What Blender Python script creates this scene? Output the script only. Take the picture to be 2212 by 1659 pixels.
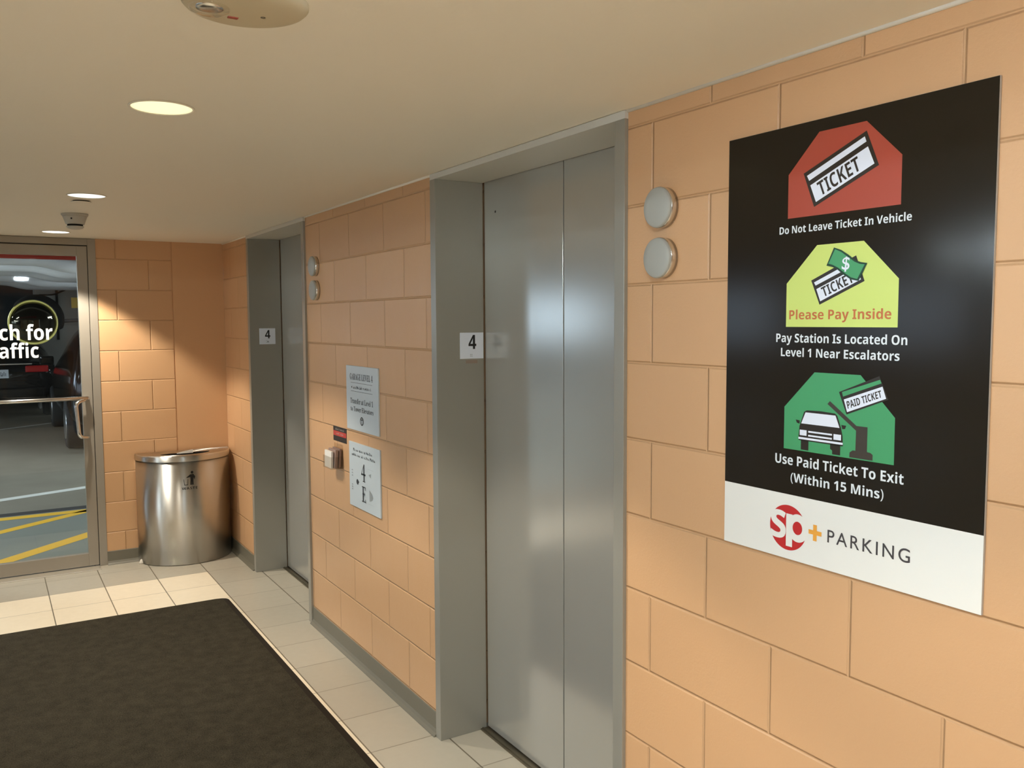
import bpy, bmesh, math, random
from mathutils import Vector, Matrix

# ------------------------------------------------------------------ scene
for o in list(bpy.data.objects):
    bpy.data.objects.remove(o, do_unlink=True)
scene = bpy.context.scene
COL = scene.collection
random.seed(4)

# ------------------------------------------------------------------ camera
H = 2.172            # lobby ceiling height
D = 6.303            # far wall
cam_d = bpy.data.cameras.new('camera')
cam = bpy.data.objects.new('camera', cam_d)
COL.objects.link(cam)
cam_d.sensor_width = 36.0
cam_d.lens = 1869.7 / 2212 * 36.0
cam_d.clip_start = 0.02
yaw, pit, rol = -0.546916, -0.073766, 0.005143
R = (Matrix.Rotation(yaw, 3, 'Z') @ Matrix.Rotation(pit, 3, 'X') @ Matrix.Rotation(rol, 3, 'Y'))
rot = Matrix((R.col[0], R.col[2], -R.col[1])).transposed()
cam.matrix_world = Matrix.Translation((-1.45899, 0.0, 1.62811)) @ rot.to_4x4()
scene.camera = cam

# ------------------------------------------------------------------ world, exposure
world = bpy.data.worlds.new('world')
scene.world = world
world.use_nodes = True
bg = world.node_tree.nodes['Background']
bg.inputs[0].default_value = (0.62, 0.78, 1.0, 1)
bg.inputs[1].default_value = 3.2      # overcast daylight, seen only through the garage's perimeter openings
vs = scene.view_settings
scene.display_settings.display_device = 'sRGB'
vs.view_transform = 'Standard'
vs.look = 'None'
vs.gamma = 1.0
vs.use_curve_mapping = False
vs.exposure = 0.6
scene.cycles.use_denoising = True
scene.cycles.max_bounces = 10
scene.cycles.diffuse_bounces = 5
scene.cycles.glossy_bounces = 5
scene.cycles.transparent_max_bounces = 12
scene.cycles.sample_clamp_indirect = 6.0
scene.cycles.blur_glossy = 0.5

# light levels (lamps are built further down, in their own builders)
DOWN_W = 58.0                      # each recessed downlight
DOWN_RGB = (1.0, 0.92, 0.79)
TUBE_W = 120.0                      # each garage fluorescent
DROP = 225.0                       # dropped lens of the downlight over the viewer
SIDE_FILL_W = 85.0                     # each added bare tube in the side bay, for cool light
TUBE_RGB = (0.80, 0.90, 1.0)


# ------------------------------------------------------------------ helpers
def lin(r, g, b):
    f = lambda c: (c / 255 / 12.92) if c / 255 <= 0.04045 else ((c / 255 + 0.055) / 1.055) ** 2.4
    return (f(r), f(g), f(b), 1.0)


def mat(name, rgb=(200, 200, 200), rough=0.5, metal=0.0, spec=0.5, emit=None, strength=1.0, coat=0.0):
    m = bpy.data.materials.new(name)
    m.use_nodes = True
    b = m.node_tree.nodes['Principled BSDF']
    b.inputs['Base Color'].default_value = lin(*rgb)
    b.inputs['Roughness'].default_value = rough
    b.inputs['Metallic'].default_value = metal
    b.inputs['Specular IOR Level'].default_value = spec
    b.inputs['Coat Weight'].default_value = coat
    if emit:
        b.inputs['Emission Color'].default_value = (*emit, 1)
        b.inputs['Emission Strength'].default_value = strength
    return m


class N:
    """small node-graph helper"""
    def __init__(self, m):
        self.t = m.node_tree
        self.b = self.t.nodes['Principled BSDF']

    def new(self, kind, **kw):
        n = self.t.nodes.new(kind)
        for k, v in kw.items():
            setattr(n, k, v)
        return n

    def link(self, a, b):
        self.t.links.new(a, b)

    def math(self, op, a, b=None, clamp=False):
        n = self.new('ShaderNodeMath', operation=op, use_clamp=clamp)
        for i, v in enumerate((a, b)):
            if v is None:
                continue
            if isinstance(v, (int, float)):
                n.inputs[i].default_value = v
            else:
                self.link(v, n.inputs[i])
        return n.outputs[0]

    def mix(self, fac, a, b):
        n = self.new('ShaderNodeMix', data_type='RGBA')
        for sock, v in ((n.inputs[0], fac), (n.inputs[6], a), (n.inputs[7], b)):
            if isinstance(v, (int, float)):
                sock.default_value = v
            elif isinstance(v, tuple):
                sock.default_value = v
            else:
                self.link(v, sock)
        return n.outputs[2]

    def coords(self):
        tc = self.new('ShaderNodeTexCoord')
        return tc.outputs['Object']

    def noise(self, vec, scale, detail=3, rough=0.5):
        n = self.new('ShaderNodeTexNoise')
        n.inputs['Scale'].default_value = scale
        n.inputs['Detail'].default_value = detail
        n.inputs['Roughness'].default_value = rough
        self.link(vec, n.inputs['Vector'])
        return n.outputs['Fac']

    def bump(self, h, dist, strength=1.0, normal=None):
        n = self.new('ShaderNodeBump')
        n.inputs['Distance'].default_value = dist
        n.inputs['Strength'].default_value = strength
        self.link(h, n.inputs['Height'])
        if normal is not None:
            self.link(normal, n.inputs['Normal'])
        return n.outputs[0]


def block_paint(name, rgb, axis):
    """glossy orange paint over concrete blocks; axis 0/1 = wall runs along x/y.  Object origin is a block corner."""
    m = mat(name, rgb, 0.42, spec=0.45)
    g = N(m)
    co = g.coords()
    sep = g.new('ShaderNodeSeparateXYZ')
    g.link(co, sep.inputs[0])
    cmb = g.new('ShaderNodeCombineXYZ')
    g.link(sep.outputs[axis], cmb.inputs[0])
    g.link(sep.outputs[2], cmb.inputs[1])
    wob = g.noise(co, 9.0, 2)
    br = g.new('ShaderNodeTexBrick')
    br.offset = 0.5
    br.offset_frequency = 2
    br.squash = 1.0
    br.inputs['Scale'].default_value = 1.0
    br.inputs['Brick Width'].default_value = 0.4064
    br.inputs['Row Height'].default_value = 0.2032
    br.inputs['Mortar Size'].default_value = 0.0055
    br.inputs['Mortar Smooth'].default_value = 0.9
    br.inputs['Bias'].default_value = 0.0
    br.inputs['Color1'].default_value = (0.0, 0, 0, 1)
    br.inputs['Color2'].default_value = (1.0, 1, 1, 1)
    br.inputs['Mortar'].default_value = (0.5, 0.5, 0.5, 1)
    g.link(cmb.outputs[0], br.inputs['Vector'])
    fac = br.outputs['Fac']
    tone = g.math('MULTIPLY', br.outputs['Color'], 1.0)
    c1 = lin(*rgb)
    c2 = tuple(c * 0.93 for c in c1[:3]) + (1,)
    cm = tuple(c * 0.86 for c in c1[:3]) + (1,)
    col = g.mix(tone, c1, c2)
    col = g.mix(g.math('MULTIPLY', fac, 0.35), col, cm)
    g.link(col, g.b.inputs['Base Color'])
    inv = g.math('SUBTRACT', 1.0, fac)
    b1 = g.bump(inv, 0.0036, 1.0)
    fine = g.noise(co, 160.0, 4, 0.6)
    b2 = g.bump(fine, 0.0012, 0.45, b1)
    big = g.noise(co, 14.0, 2)
    b3 = g.bump(big, 0.004, 0.22, b2)
    g.link(b3, g.b.inputs['Normal'])
    r = g.math('ADD', g.math('MULTIPLY', wob, 0.12), 0.30)
    g.link(r, g.b.inputs['Roughness'])
    return m


def bumpy(m, scale, dist, strength=0.4, detail=4):
    g = N(m)
    g.link(g.bump(g.noise(g.coords(), scale, detail), dist, strength), g.b.inputs['Normal'])
    return m


def brushed(name, rgb, rough, metal, along=2, amount=0.06, stretch=60.0):
    """brushed steel, streaks along one axis"""
    m = mat(name, rgb, rough, metal)
    g = N(m)
    mp = g.new('ShaderNodeMapping')
    sc = [stretch] * 3
    sc[along] = 0.6
    mp.inputs['Scale'].default_value = sc
    g.link(g.coords(), mp.inputs['Vector'])
    n = g.noise(mp.outputs[0], 3.0, 4, 0.6)
    r = g.math('ADD', g.math('MULTIPLY', n, amount), rough - amount / 2)
    g.link(r, g.b.inputs['Roughness'])
    return m


def new_bm():
    return bmesh.new()


def box(bm, x0, x1, y0, y1, z0, z1, bevel=0.0, mi=0):
    vs_ = [bm.verts.new(p) for p in ((x0, y0, z0), (x1, y0, z0), (x1, y1, z0), (x0, y1, z0),
                                     (x0, y0, z1), (x1, y0, z1), (x1, y1, z1), (x0, y1, z1))]
    fs = [bm.faces.new([vs_[i] for i in f]) for f in ((0, 3, 2, 1), (4, 5, 6, 7), (0, 1, 5, 4),
                                                     (1, 2, 6, 5), (2, 3, 7, 6), (3, 0, 4, 7))]
    for f in fs:
        f.material_index = mi
    if bevel > 0:
        es = {e for f in fs for e in f.edges}
        r = bmesh.ops.bevel(bm, geom=list(es), offset=bevel, segments=2, affect='EDGES', profile=0.6)
        for f in r['faces']:
            f.material_index = mi
    return fs


def tube(bm, pts, r, seg=12, cap=True):
    pts = [Vector(p) for p in pts]
    rings = []
    up = None
    for i, p in enumerate(pts):
        if i == 0:
            t = pts[1] - pts[0]
        elif i == len(pts) - 1:
            t = pts[-1] - pts[-2]
        else:
            t = (pts[i + 1] - p).normalized() + (p - pts[i - 1]).normalized()
        t.normalize()
        if up is None:
            up = t.orthogonal().normalized()
        up = (up - t * up.dot(t)).normalized()
        side = t.cross(up)
        rr = r[i] if isinstance(r, (list, tuple)) else r
        rings.append([bm.verts.new(p + (up * math.cos(a) + side * math.sin(a)) * rr)
                      for a in (2 * math.pi * k / seg for k in range(seg))])
    for a, b in zip(rings, rings[1:]):
        for k in range(seg):
            f = bm.faces.new((a[k], a[(k + 1) % seg], b[(k + 1) % seg], b[k]))
            f.smooth = True
    if cap:
        bm.faces.new(rings[0][::-1])
        bm.faces.new(rings[-1])


def arc_pts(pts, rad, n=6):
    """round the corners of a polyline"""
    pts = [Vector(p) for p in pts]
    out = [pts[0]]
    for a, b, c in zip(pts, pts[1:], pts[2:]):
        u, v = (a - b), (c - b)
        d = min(rad, u.length * 0.49, v.length * 0.49)
        p0, p2 = b + u.normalized() * d, b + v.normalized() * d
        for k in range(n + 1):
            t = k / n
            out.append(p0 * (1 - t) ** 2 + b * 2 * t * (1 - t) + p2 * t * t)
    out.append(pts[-1])
    return out


def lathe(bm, profile, center=(0, 0, 0), axis='z', seg=48, mi=0, smooth=True):
    """profile: (radius, height) pairs.  axis 'z' up/down, '-x' height grows towards -x, '-y' likewise"""
    cx, cy, cz = center
    rings = []
    for r, h in profile:
        ring = []
        for k in range(seg):
            a = 2 * math.pi * k / seg
            u, v = r * math.cos(a), r * math.sin(a)
            if axis == 'z':
                p = (cx + u, cy + v, cz + h)
            elif axis == '-x':
                p = (cx - h, cy + u, cz + v)
            else:
                p = (cx + u, cy - h, cz + v)
            ring.append(bm.verts.new(p))
        rings.append(ring)
    for a, b in zip(rings, rings[1:]):
        for k in range(seg):
            try:
                f = bm.faces.new((a[k], a[(k + 1) % seg], b[(k + 1) % seg], b[k]))
                f.smooth = smooth
                f.material_index = mi
            except ValueError:
                pass
    for ring in (rings[0], rings[-1]):
        try:
            f = bm.faces.new(ring)
            f.material_index = mi
        except ValueError:
            pass


def prism(bm, pts, z0, z1, mi=0):
    """vertical prism over a floor outline (counter-clockwise)"""
    lo = [bm.verts.new((x, y, z0)) for x, y in pts]
    hi = [bm.verts.new((x, y, z1)) for x, y in pts]
    n = len(pts)
    fs = [bm.faces.new(lo[::-1]), bm.faces.new(hi)]
    for i in range(n):
        fs.append(bm.faces.new((lo[i], lo[(i + 1) % n], hi[(i + 1) % n], hi[i])))
    for f in fs:
        f.material_index = mi
    return fs


def obj(name, bm, mats, parent=None, loc=(0, 0, 0), shift=None, recalc=True):
    """link the bmesh as ONE mesh object; shift = vector subtracted from the vertices (so loc can be a true origin)"""
    if recalc:
        bmesh.ops.recalc_face_normals(bm, faces=bm.faces)
    if shift is not None:
        bmesh.ops.translate(bm, verts=bm.verts, vec=-Vector(shift))
    me = bpy.data.meshes.new(name)
    bm.to_mesh(me)
    bm.free()
    for m in (mats if isinstance(mats, (list, tuple)) else [mats]):
        me.materials.append(m)
    o = bpy.data.objects.new(name, me)
    COL.objects.link(o)
    o.location = loc
    if parent:
        o.parent = parent
    return o


def tag(o, label=None, cat=None, group=None, kind=None):
    if label:
        o['label'] = label
    if cat:
        o['category'] = cat
    if group:
        o['group'] = group
    if kind:
        o['kind'] = kind
    return o


def thing(name, label, cat, loc=(0, 0, 0), group=None, kind=None):
    o = bpy.data.objects.new(name, None)
    o.empty_display_size = 0.05
    COL.objects.link(o)
    o.location = loc
    return tag(o, label, cat, group, kind)


def part(name, bm, m, root, label=None):
    """vertices are written in world space; the part hangs under its thing (things carry no rotation)"""
    w = Vector(root.location)
    p = root.parent
    while p is not None:
        w += Vector(p.location)
        p = p.parent
    o = obj(name, bm, m, root, (0, 0, 0), shift=w)
    if label:
        o['label'] = label
    return o


def dup(root, loc, label, group=None):
    r = root.copy()
    COL.objects.link(r)
    r.location = loc
    r['label'] = label
    if group:
        r['group'] = group
    for ch in list(root.children):
        c = ch.copy()
        COL.objects.link(c)
        c.parent = r
        for g in list(ch.children):
            d = g.copy()
            COL.objects.link(d)
            d.parent = c
    return r


# ------------------------------------------------------------------ flat lettering and pictograms
_font_cache = {}
_faces = {}


def typeface(file):
    """one of the typefaces that come with Blender itself; None = the built-in face"""
    if file not in _faces:
        try:
            import os
            _faces[file] = bpy.data.fonts.load(os.path.join(bpy.utils.system_resource('DATAFILES', path='fonts'), file))
        except Exception:
            _faces[file] = None
    return _faces[file]


def restyle(text, up, low, dig):
    out = ''
    for ch in text:
        if 'A' <= ch <= 'Z':
            out += chr(up + ord(ch) - 65)
        elif 'a' <= ch <= 'z':
            out += chr(low + ord(ch) - 97)
        elif '0' <= ch <= '9':
            out += chr(dig + ord(ch) - 48)
        else:
            out += ch
    return out


def glyphs(text, style='bold', spacing=1.0):
    """2-D vertices and faces of a line of text (baseline at 0).  styles: bold, serif, or a number = built-in face, emboldened"""
    key = (text, style, spacing)
    if key in _font_cache:
        return _font_cache[key]
    cu = bpy.data.curves.new('lettering', 'FONT')
    body = text
    noto = typeface('NotoSansMath-Regular.woff2')
    if isinstance(style, (int, float)):
        cu.offset = style
    elif style == 'bold':
        if noto:
            cu.font, body = noto, restyle(text, 0x1D5D4, 0x1D5EE, 0x1D7EC)
        else:
            cu.offset = 0.02
    elif style == 'serif':
        if noto:
            cu.font, body = noto, restyle(text, 0x1D400, 0x1D41A, 0x1D7CE)
    cu.body = body
    cu.size = 1.0
    cu.space_character = spacing
    cu.resolution_u = 5
    cu.fill_mode = 'FRONT'
    o = bpy.data.objects.new('lettering', cu)
    COL.objects.link(o)
    dg = bpy.context.evaluated_depsgraph_get()
    dg.update()
    me = bpy.data.meshes.new_from_object(o.evaluated_get(dg))
    vs_ = [(v.co.x, v.co.y) for v in me.vertices]
    fs = [tuple(p.vertices) for p in me.polygons]
    bpy.data.objects.remove(o, do_unlink=True)
    bpy.data.curves.remove(cu)
    bpy.data.meshes.remove(me)
    _font_cache[key] = (vs_, fs)
    return vs_, fs


class Print2D:
    """flat print: place(s, t, h) maps print coordinates + layer height to the world"""
    def __init__(self, place, step=0.0003):
        self.bm = bmesh.new()
        self.place = place
        self.step = step

    def poly(self, pts, layer, mi=0):
        vs_ = [self.bm.verts.new(self.place(s, t, layer * self.step)) for s, t in pts]
        es = [self.bm.edges.new((vs_[i], vs_[(i + 1) % len(vs_)])) for i in range(len(vs_))]
        r = bmesh.ops.triangle_fill(self.bm, edges=es, use_beauty=True)
        for f in r['geom']:
            if isinstance(f, bmesh.types.BMFace):
                f.material_index = mi

    def rect(self, s0, s1, t0, t1, layer, mi=0):
        self.poly([(s0, t0), (s1, t0), (s1, t1), (s0, t1)], layer, mi)

    def ellipse(self, s, t, a, b, layer, mi=0, n=48):
        self.poly([(s + a * math.cos(2 * math.pi * k / n), t + b * math.sin(2 * math.pi * k / n)) for k in range(n)],
                  layer, mi)

    def _put(self, vs_, fs, fn, layer, mi):
        bv = [self.bm.verts.new(self.place(*fn(x, y), layer * self.step)) for x, y in vs_]
        for f in fs:
            try:
                q = self.bm.faces.new([bv[i] for i in f])
                q.material_index = mi
            except ValueError:
                pass

    def text(self, s, s0, s1, base, cap, layer, mi=0, bold='bold', spacing=1.0):
        """fit the line between s0 and s1, capitals cap high"""
        vs_, fs = glyphs(s, bold, spacing)
        hv, _ = glyphs('H', bold)
        h0, h1 = min(v[1] for v in hv), max(v[1] for v in hv)
        x0, x1 = min(v[0] for v in vs_), max(v[0] for v in vs_)
        self._put(vs_, fs, lambda x, y: (s0 + (x - x0) / (x1 - x0) * (s1 - s0), base + (y - h0) / (h1 - h0) * cap),
                  layer, mi)

    def text_quad(self, s, tl, tr, br, bl, layer, mi=0, bold='bold'):
        vs_, fs = glyphs(s, bold)
        x0, x1 = min(v[0] for v in vs_), max(v[0] for v in vs_)
        y0, y1 = min(v[1] for v in vs_), max(v[1] for v in vs_)

        def fn(x, y):
            u, v = (x - x0) / (x1 - x0), (y - y0) / (y1 - y0)
            f = lambda i: (bl[i] * (1 - u) + br[i] * u) * (1 - v) + (tl[i] * (1 - u) + tr[i] * u) * v
            return f(0), f(1)
        self._put(vs_, fs, fn, layer, mi)

    def scribble(self, s0, s1, base, cap, layer, mi, seed, words=(3, 2, 4, 5)):
        """a line of print too small to read: small letter-like marks"""
        rnd = random.Random(seed)
        total = sum(words) + 0.8 * (len(words) - 1)
        u = (s1 - s0) / total
        x = s0
        for w in words:
            for k in range(w):
                hh = cap * rnd.choice((0.68, 0.72, 1.0))
                self.rect(x + u * 0.1, x + u * 0.3, base, base + hh, layer, mi)
                if rnd.random() < 0.6:
                    self.rect(x + u * 0.3, x + u * 0.8, base + hh * rnd.choice((0, .4, .8)), base + hh * rnd.choice((0.18, .55, 1)) + 1e-4, layer, mi)
                if rnd.random() < 0.6:
                    self.rect(x + u * 0.62, x + u * 0.82, base, base + hh * 0.7, layer, mi)
                x += u
            x += 0.8 * u


# ------------------------------------------------------------------ materials
ORANGE = (211, 166, 122)
m_wall_y = block_paint('orange_block_paint_side', ORANGE, 1)
m_wall_x = block_paint('orange_block_paint_far', ORANGE, 0)
m_plaster = bumpy(mat('orange_smooth_paint', ORANGE, 0.42, spec=0.45), 60, 0.002, 0.25)
m_ceiling = bumpy(mat('cream_ceiling_paint', (236, 230, 216), 0.55, spec=0.3), 55, 0.0015, 0.25)
m_base = mat('grey_rubber_base', (112, 107, 92), 0.45)
m_frame = brushed('grey_steel_frame', (208, 206, 197), 0.36, 0.1)
m_door = brushed('satin_elevator_steel', (186, 184, 176), 0.17, 0.5, amount=0.04)
m_jamb = brushed('satin_jamb_steel', (156, 153, 142), 0.3, 0.25, amount=0.02)
m_gap = mat('black_gap', (20, 17, 12), 0.8)
m_sill = brushed('sill_metal', (120, 112, 95), 0.4, 0.8, along=1)
m_alu = brushed('clear_aluminium', (158, 150, 137), 0.44, 0.3, amount=0.03)
m_alu_d = mat('aluminium_gap', (60, 52, 42), 0.6)
m_chrome = mat('polished_steel', (218, 218, 216), 0.24, 1.0)
m_steel_bin = mat('brushed_bin_steel', (206, 204, 198), 0.36, 1.0)
g = N(m_steel_bin)
g.b.inputs['Anisotropic'].default_value = 0.96
g.b.inputs['Anisotropic Rotation'].default_value = 0.25
tg = g.new('ShaderNodeTangent', direction_type='RADIAL', axis='Z')
g.link(tg.outputs[0], g.b.inputs['Tangent'])
m_black = mat('black_print', (22, 20, 18), 0.35)
m_white = mat('white_print', (236, 236, 232), 0.35)
m_sign = mat('pale_blue_grey_sign', (196, 206, 210), 0.4)
m_plate_w = mat('white_floor_plate', (226, 232, 242), 0.4)
m_signink = mat('dark_sign_ink', (52, 56, 60), 0.5)
m_tactile = mat('silver_tactile', (168, 176, 178), 0.35, 0.4)
m_poster = mat('black_poster', (36, 30, 22), 0.14, spec=0.22)
m_pwhite = mat('white_poster', (232, 230, 222), 0.3)
m_red = mat('ticket_red', (168, 70, 50), 0.3)
m_yel = mat('pay_yellow', (204, 218, 114), 0.3)
m_grn = mat('exit_green', (70, 152, 98), 0.3)
m_ink = mat('ticket_ink', (42, 32, 20), 0.3)
m_lilac = mat('ticket_paper', (226, 230, 240), 0.3)
m_brown = mat('pay_lettering', (190, 104, 52), 0.3)
m_logo = mat('logo_red', (190, 40, 40), 0.3)
m_plus = mat('logo_orange', (235, 165, 66), 0.3)
m_grey = mat('logo_grey', (70, 66, 66), 0.3)
m_plastic = mat('ivory_plastic', (196, 184, 156), 0.45)
m_plastic2 = mat('grey_white_plastic', (190, 186, 176), 0.5)
m_led = mat('red_lens', (150, 60, 40), 0.3)
m_rubber = mat('black_rubber_edge', (34, 27, 18), 0.75, spec=0.2)
m_button = mat('lantern_lens', (166, 166, 158), 0.5)


def clear_mat(name, rgb, gloss=0.08, tint=(0.95, 0.97, 0.96)):
    m = bpy.data.materials.new(name)
    m.use_nodes = True
    t = m.node_tree
    t.nodes.clear()
    out = t.nodes.new('ShaderNodeOutputMaterial')
    tr = t.nodes.new('ShaderNodeBsdfTransparent')
    tr.inputs[0].default_value = (*tint, 1)
    gl = t.nodes.new('ShaderNodeBsdfGlossy')
    gl.inputs['Color'].default_value = (*rgb, 1)
    gl.inputs['Roughness'].default_value = 0.02
    fr = t.nodes.new('ShaderNodeFresnel')
    fr.inputs[0].default_value = 1.45
    mx = t.nodes.new('ShaderNodeMixShader')
    ge = t.nodes.new('ShaderNodeNewGeometry')
    k = t.nodes.new('ShaderNodeMath')
    k.operation = 'SUBTRACT'
    k.inputs[0].default_value = 1.0
    t.links.new(ge.outputs['Backfacing'], k.inputs[1])
    k2 = t.nodes.new('ShaderNodeMath')
    k2.operation = 'MULTIPLY'
    t.links.new(fr.outputs[0], k2.inputs[0])
    t.links.new(k.outputs[0], k2.inputs[1])
    t.links.new(k2.outputs[0], mx.inputs[0])
    t.links.new(tr.outputs[0], mx.inputs[1])
    t.links.new(gl.outputs[0], mx.inputs[2])
    t.links.new(mx.outputs[0], out.inputs[0])
    return m


m_glass = clear_mat('door_glass', (1, 1, 1))
m_acrylic = clear_mat('clear_acrylic', (1, 1, 1), tint=(0.93, 0.92, 0.9))

# floor tiles: grey-beige border tiles, cream field tiles, thin grout
m_floor = mat('porcelain_tiles', (200, 190, 168), 0.34, spec=0.5)
g = N(m_floor)
co = g.coords()
sp = g.new('ShaderNodeSeparateXYZ')
g.link(co, sp.inputs[0])
TX, TY, X0, Y0 = 0.305, 0.3105, 0.027, 2.98
fx = g.math('DIVIDE', g.math('SUBTRACT', sp.outputs[0], X0), TX)
fy = g.math('DIVIDE', g.math('SUBTRACT', sp.outputs[1], Y0), TY)


def grout(v, w):
    fr = g.math('FRACT', v)
    d = g.math('MINIMUM', fr, g.math('SUBTRACT', 1.0, fr))
    return g.math('LESS_THAN', d, w)


gx, gy = grout(fx, 0.0095), grout(fy, 0.0075)
cell = g.new('ShaderNodeCombineXYZ')
g.link(g.math('FLOOR', fx), cell.inputs[0])
g.link(g.math('FLOOR', fy), cell.inputs[1])
wn = g.new('ShaderNodeTexWhiteNoise')
g.link(cell.outputs[0], wn.inputs['Vector'])
field = g.math('MULTIPLY', g.math('LESS_THAN', sp.outputs[0], X0 - TX), g.math('LESS_THAN', sp.outputs[1], Y0 + 9 * TY))
mot = g.noise(co, 26, 5, 0.6)
border = g.mix(g.math('MULTIPLY', wn.outputs['Value'], 0.6), lin(184, 177, 161), lin(172, 165, 149))
cream = g.mix(g.math('MULTIPLY', wn.outputs['Value'], 0.6), lin(244, 230, 204), lin(236, 222, 196))
base = g.mix(field, border, cream)
base = g.mix(g.math('MULTIPLY', mot, 0.16), base, lin(146, 136, 118))
base = g.mix(g.math('MULTIPLY', gy, 0.62), base, lin(100, 90, 72))
base = g.mix(g.math('MULTIPLY', gx, 0.85), base, lin(92, 82, 64))
g.link(base, g.b.inputs['Base Color'])
gr = g.math('MAXIMUM', gx, gy)
g.link(g.bump(g.math('SUBTRACT', 1.0, gr), 0.0012, 0.5), g.b.inputs['Normal'])
g.link(g.math('ADD', g.math('MULTIPLY', mot, 0.14), 0.27), g.b.inputs['Roughness'])

# entrance mat pile
m_pile = mat('charcoal_pile', (62, 55, 43), 0.95, spec=0.1)
g = N(m_pile)
co = g.coords()
n1 = g.noise(co, 210, 3, 0.7)
n2 = g.noise(co, 18, 4, 0.6)
rp = g.new('ShaderNodeValToRGB')
rp.color_ramp.elements[0].position = 0.36
rp.color_ramp.elements[0].color = lin(36, 32, 24)
rp.color_ramp.elements[1].position = 0.68
rp.color_ramp.elements[1].color = lin(76, 70, 55)
g.link(g.math('ADD', g.math('MULTIPLY', n1, 0.72), g.math('MULTIPLY', n2, 0.28)), rp.inputs[0])
g.link(rp.outputs[0], g.b.inputs['Base Color'])
g.link(g.bump(n1, 0.004, 0.7), g.b.inputs['Normal'])

# garage
m_conc = mat('garage_concrete_floor', (120, 116, 104), 0.38, spec=0.4)
g = N(m_conc)
co = g.coords()
g.link(g.mix(g.noise(co, 1.3, 5, 0.65), lin(122, 115, 98), lin(164, 158, 142)), g.b.inputs['Base Color'])
m_walk = mat('garage_walkway_paint', (132, 138, 130), 0.45)
m_conc_w = bumpy(mat('garage_concrete', (150, 148, 140), 0.8), 30, 0.004, 0.3)
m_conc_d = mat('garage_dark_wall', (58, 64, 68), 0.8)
m_yline = mat('yellow_road_paint', (240, 190, 50), 0.5)
m_wline = mat('white_road_paint', (225, 225, 215), 0.5)
m_dline = mat('dark_curb_shade', (46, 42, 38), 0.7)  # shade along the curb edge, painted as a dark strip
m_pipe = bumpy(mat('pipe_wrap', (190, 192, 192), 0.6), 12, 0.006, 0.3)
m_car = mat('black_car_paint', (13, 12, 11), 0.12, spec=0.35)
m_carglass = mat('car_glass', (22, 25, 27), 0.06, spec=0.7)
m_tail = mat('red_tail_lamp', (150, 20, 22), 0.15, spec=0.6)
m_plate = mat('number_plate', (190, 196, 200), 0.4)
m_tyre = mat('tyre', (22, 22, 22), 0.8)
m_rim = mat('pale_yellow_rim', (196, 186, 104), 0.4)
m_mirror = mat('dark_mirror', (70, 66, 56), 0.08, 1.0)
m_cone = mat('safety_red', (178, 44, 34), 0.4)

# ------------------------------------------------------------------ lobby shell
WX = -3.30           # left wall
WY = -2.60           # wall behind
bm = new_bm()
box(bm, WX, 0.30, WY, D + 0.06, -0.10, 0.0)
tag(obj('floor', bm, m_floor), 'pale tiled lobby floor with cream field and grey border', 'floor', kind='structure')
bm = new_bm()
box(bm, WX - 0.1, 0.45, WY, D + 0.12, H, H + 0.12)
tag(obj('ceiling', bm, m_ceiling), 'low smooth cream painted ceiling', 'ceiling', kind='structure')

# right wall: three stretches of block between and beside the elevators (origin = block corner, so the joints fall as seen)
E1 = (4.470, 5.628)   # far elevator frame, outer y
E2 = (1.806, 2.962)   # near elevator frame, outer y
for nm, y0, y1, jy, lab in (('wall_right', WY, E2[0], 1.505 - 0.4064 * 20, 'orange painted block wall around the black parking poster'),
                            ('wall_right', E2[1], E1[0], 4.045 - 0.4064 * 20, 'orange painted block wall between the two elevators'),
                            ('wall_right', E1[1], D, 5.90 - 0.4064 * 20, 'narrow orange block wall between far elevator and corner')):
    bm = new_bm()
    org = (0.0, jy, 1.5153 - 0.2032 * 20)
    box(bm, 0.0, 0.30, y0, y1, 0.0, H)
    tag(obj(nm, bm, m_wall_y, None, org, shift=org), lab, 'wall', kind='structure')
bm = new_bm()
for e in (E1, E2):
    box(bm, 0.235, 0.30, e[0], e[1], 0.0, H)
tag(obj('wall_right', bm, m_gap), 'dark elevator shaft wall behind the doors', 'wall', kind='structure')

# far wall: block stretch beside the door, smooth column stretch in the corner
bm = new_bm()
org = (-0.693 - 0.4064 * 20, D, 1.6392 - 0.2032 * 21)
box(bm, -0.812, -0.347, D, D + 0.2, 0.0, H)
tag(obj('wall_far', bm, m_wall_x, None, org, shift=org), 'orange painted block wall between glass door and corner', 'wall', kind='structure')
bm = new_bm()
box(bm, -0.339, 0.0, D + 0.001, D + 0.2, 0.0, H)
tag(obj('wall_far', bm, m_plaster), 'smooth orange painted column face in the far corner', 'wall', kind='structure')
bm = new_bm()
box(bm, -0.349, -0.337, D + 0.004, D + 0.15, 0.0, H)
tag(obj('trim_1', bm, m_plaster), 'painted caulk joint between block wall and column', 'trim', kind='structure')
bm = new_bm()
box(bm, WX - 0.15, -3.0, WY - 0.15, WY, 0.0, H)
box(bm, -0.35, 0.3, WY - 0.15, WY, 0.0, H)
box(bm, -3.0, -0.35, WY - 0.15, WY, 2.08, H)
tag(obj('wall_back', bm, m_plaster), 'orange wall behind the viewer around an added glazed opening', 'wall', kind='structure')
bm = new_bm()
box(bm, WX - 0.15, WX, WY, 0.6, 0.0, H)
box(bm, WX - 0.15, WX, 5.2, D, 0.0, H)
box(bm, WX - 0.15, WX, 0.6, 5.2, 2.155, H)
tag(obj('wall_left', bm, m_plaster), 'orange wall opposite the elevators with a glazed opening', 'wall', kind='structure')


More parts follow.
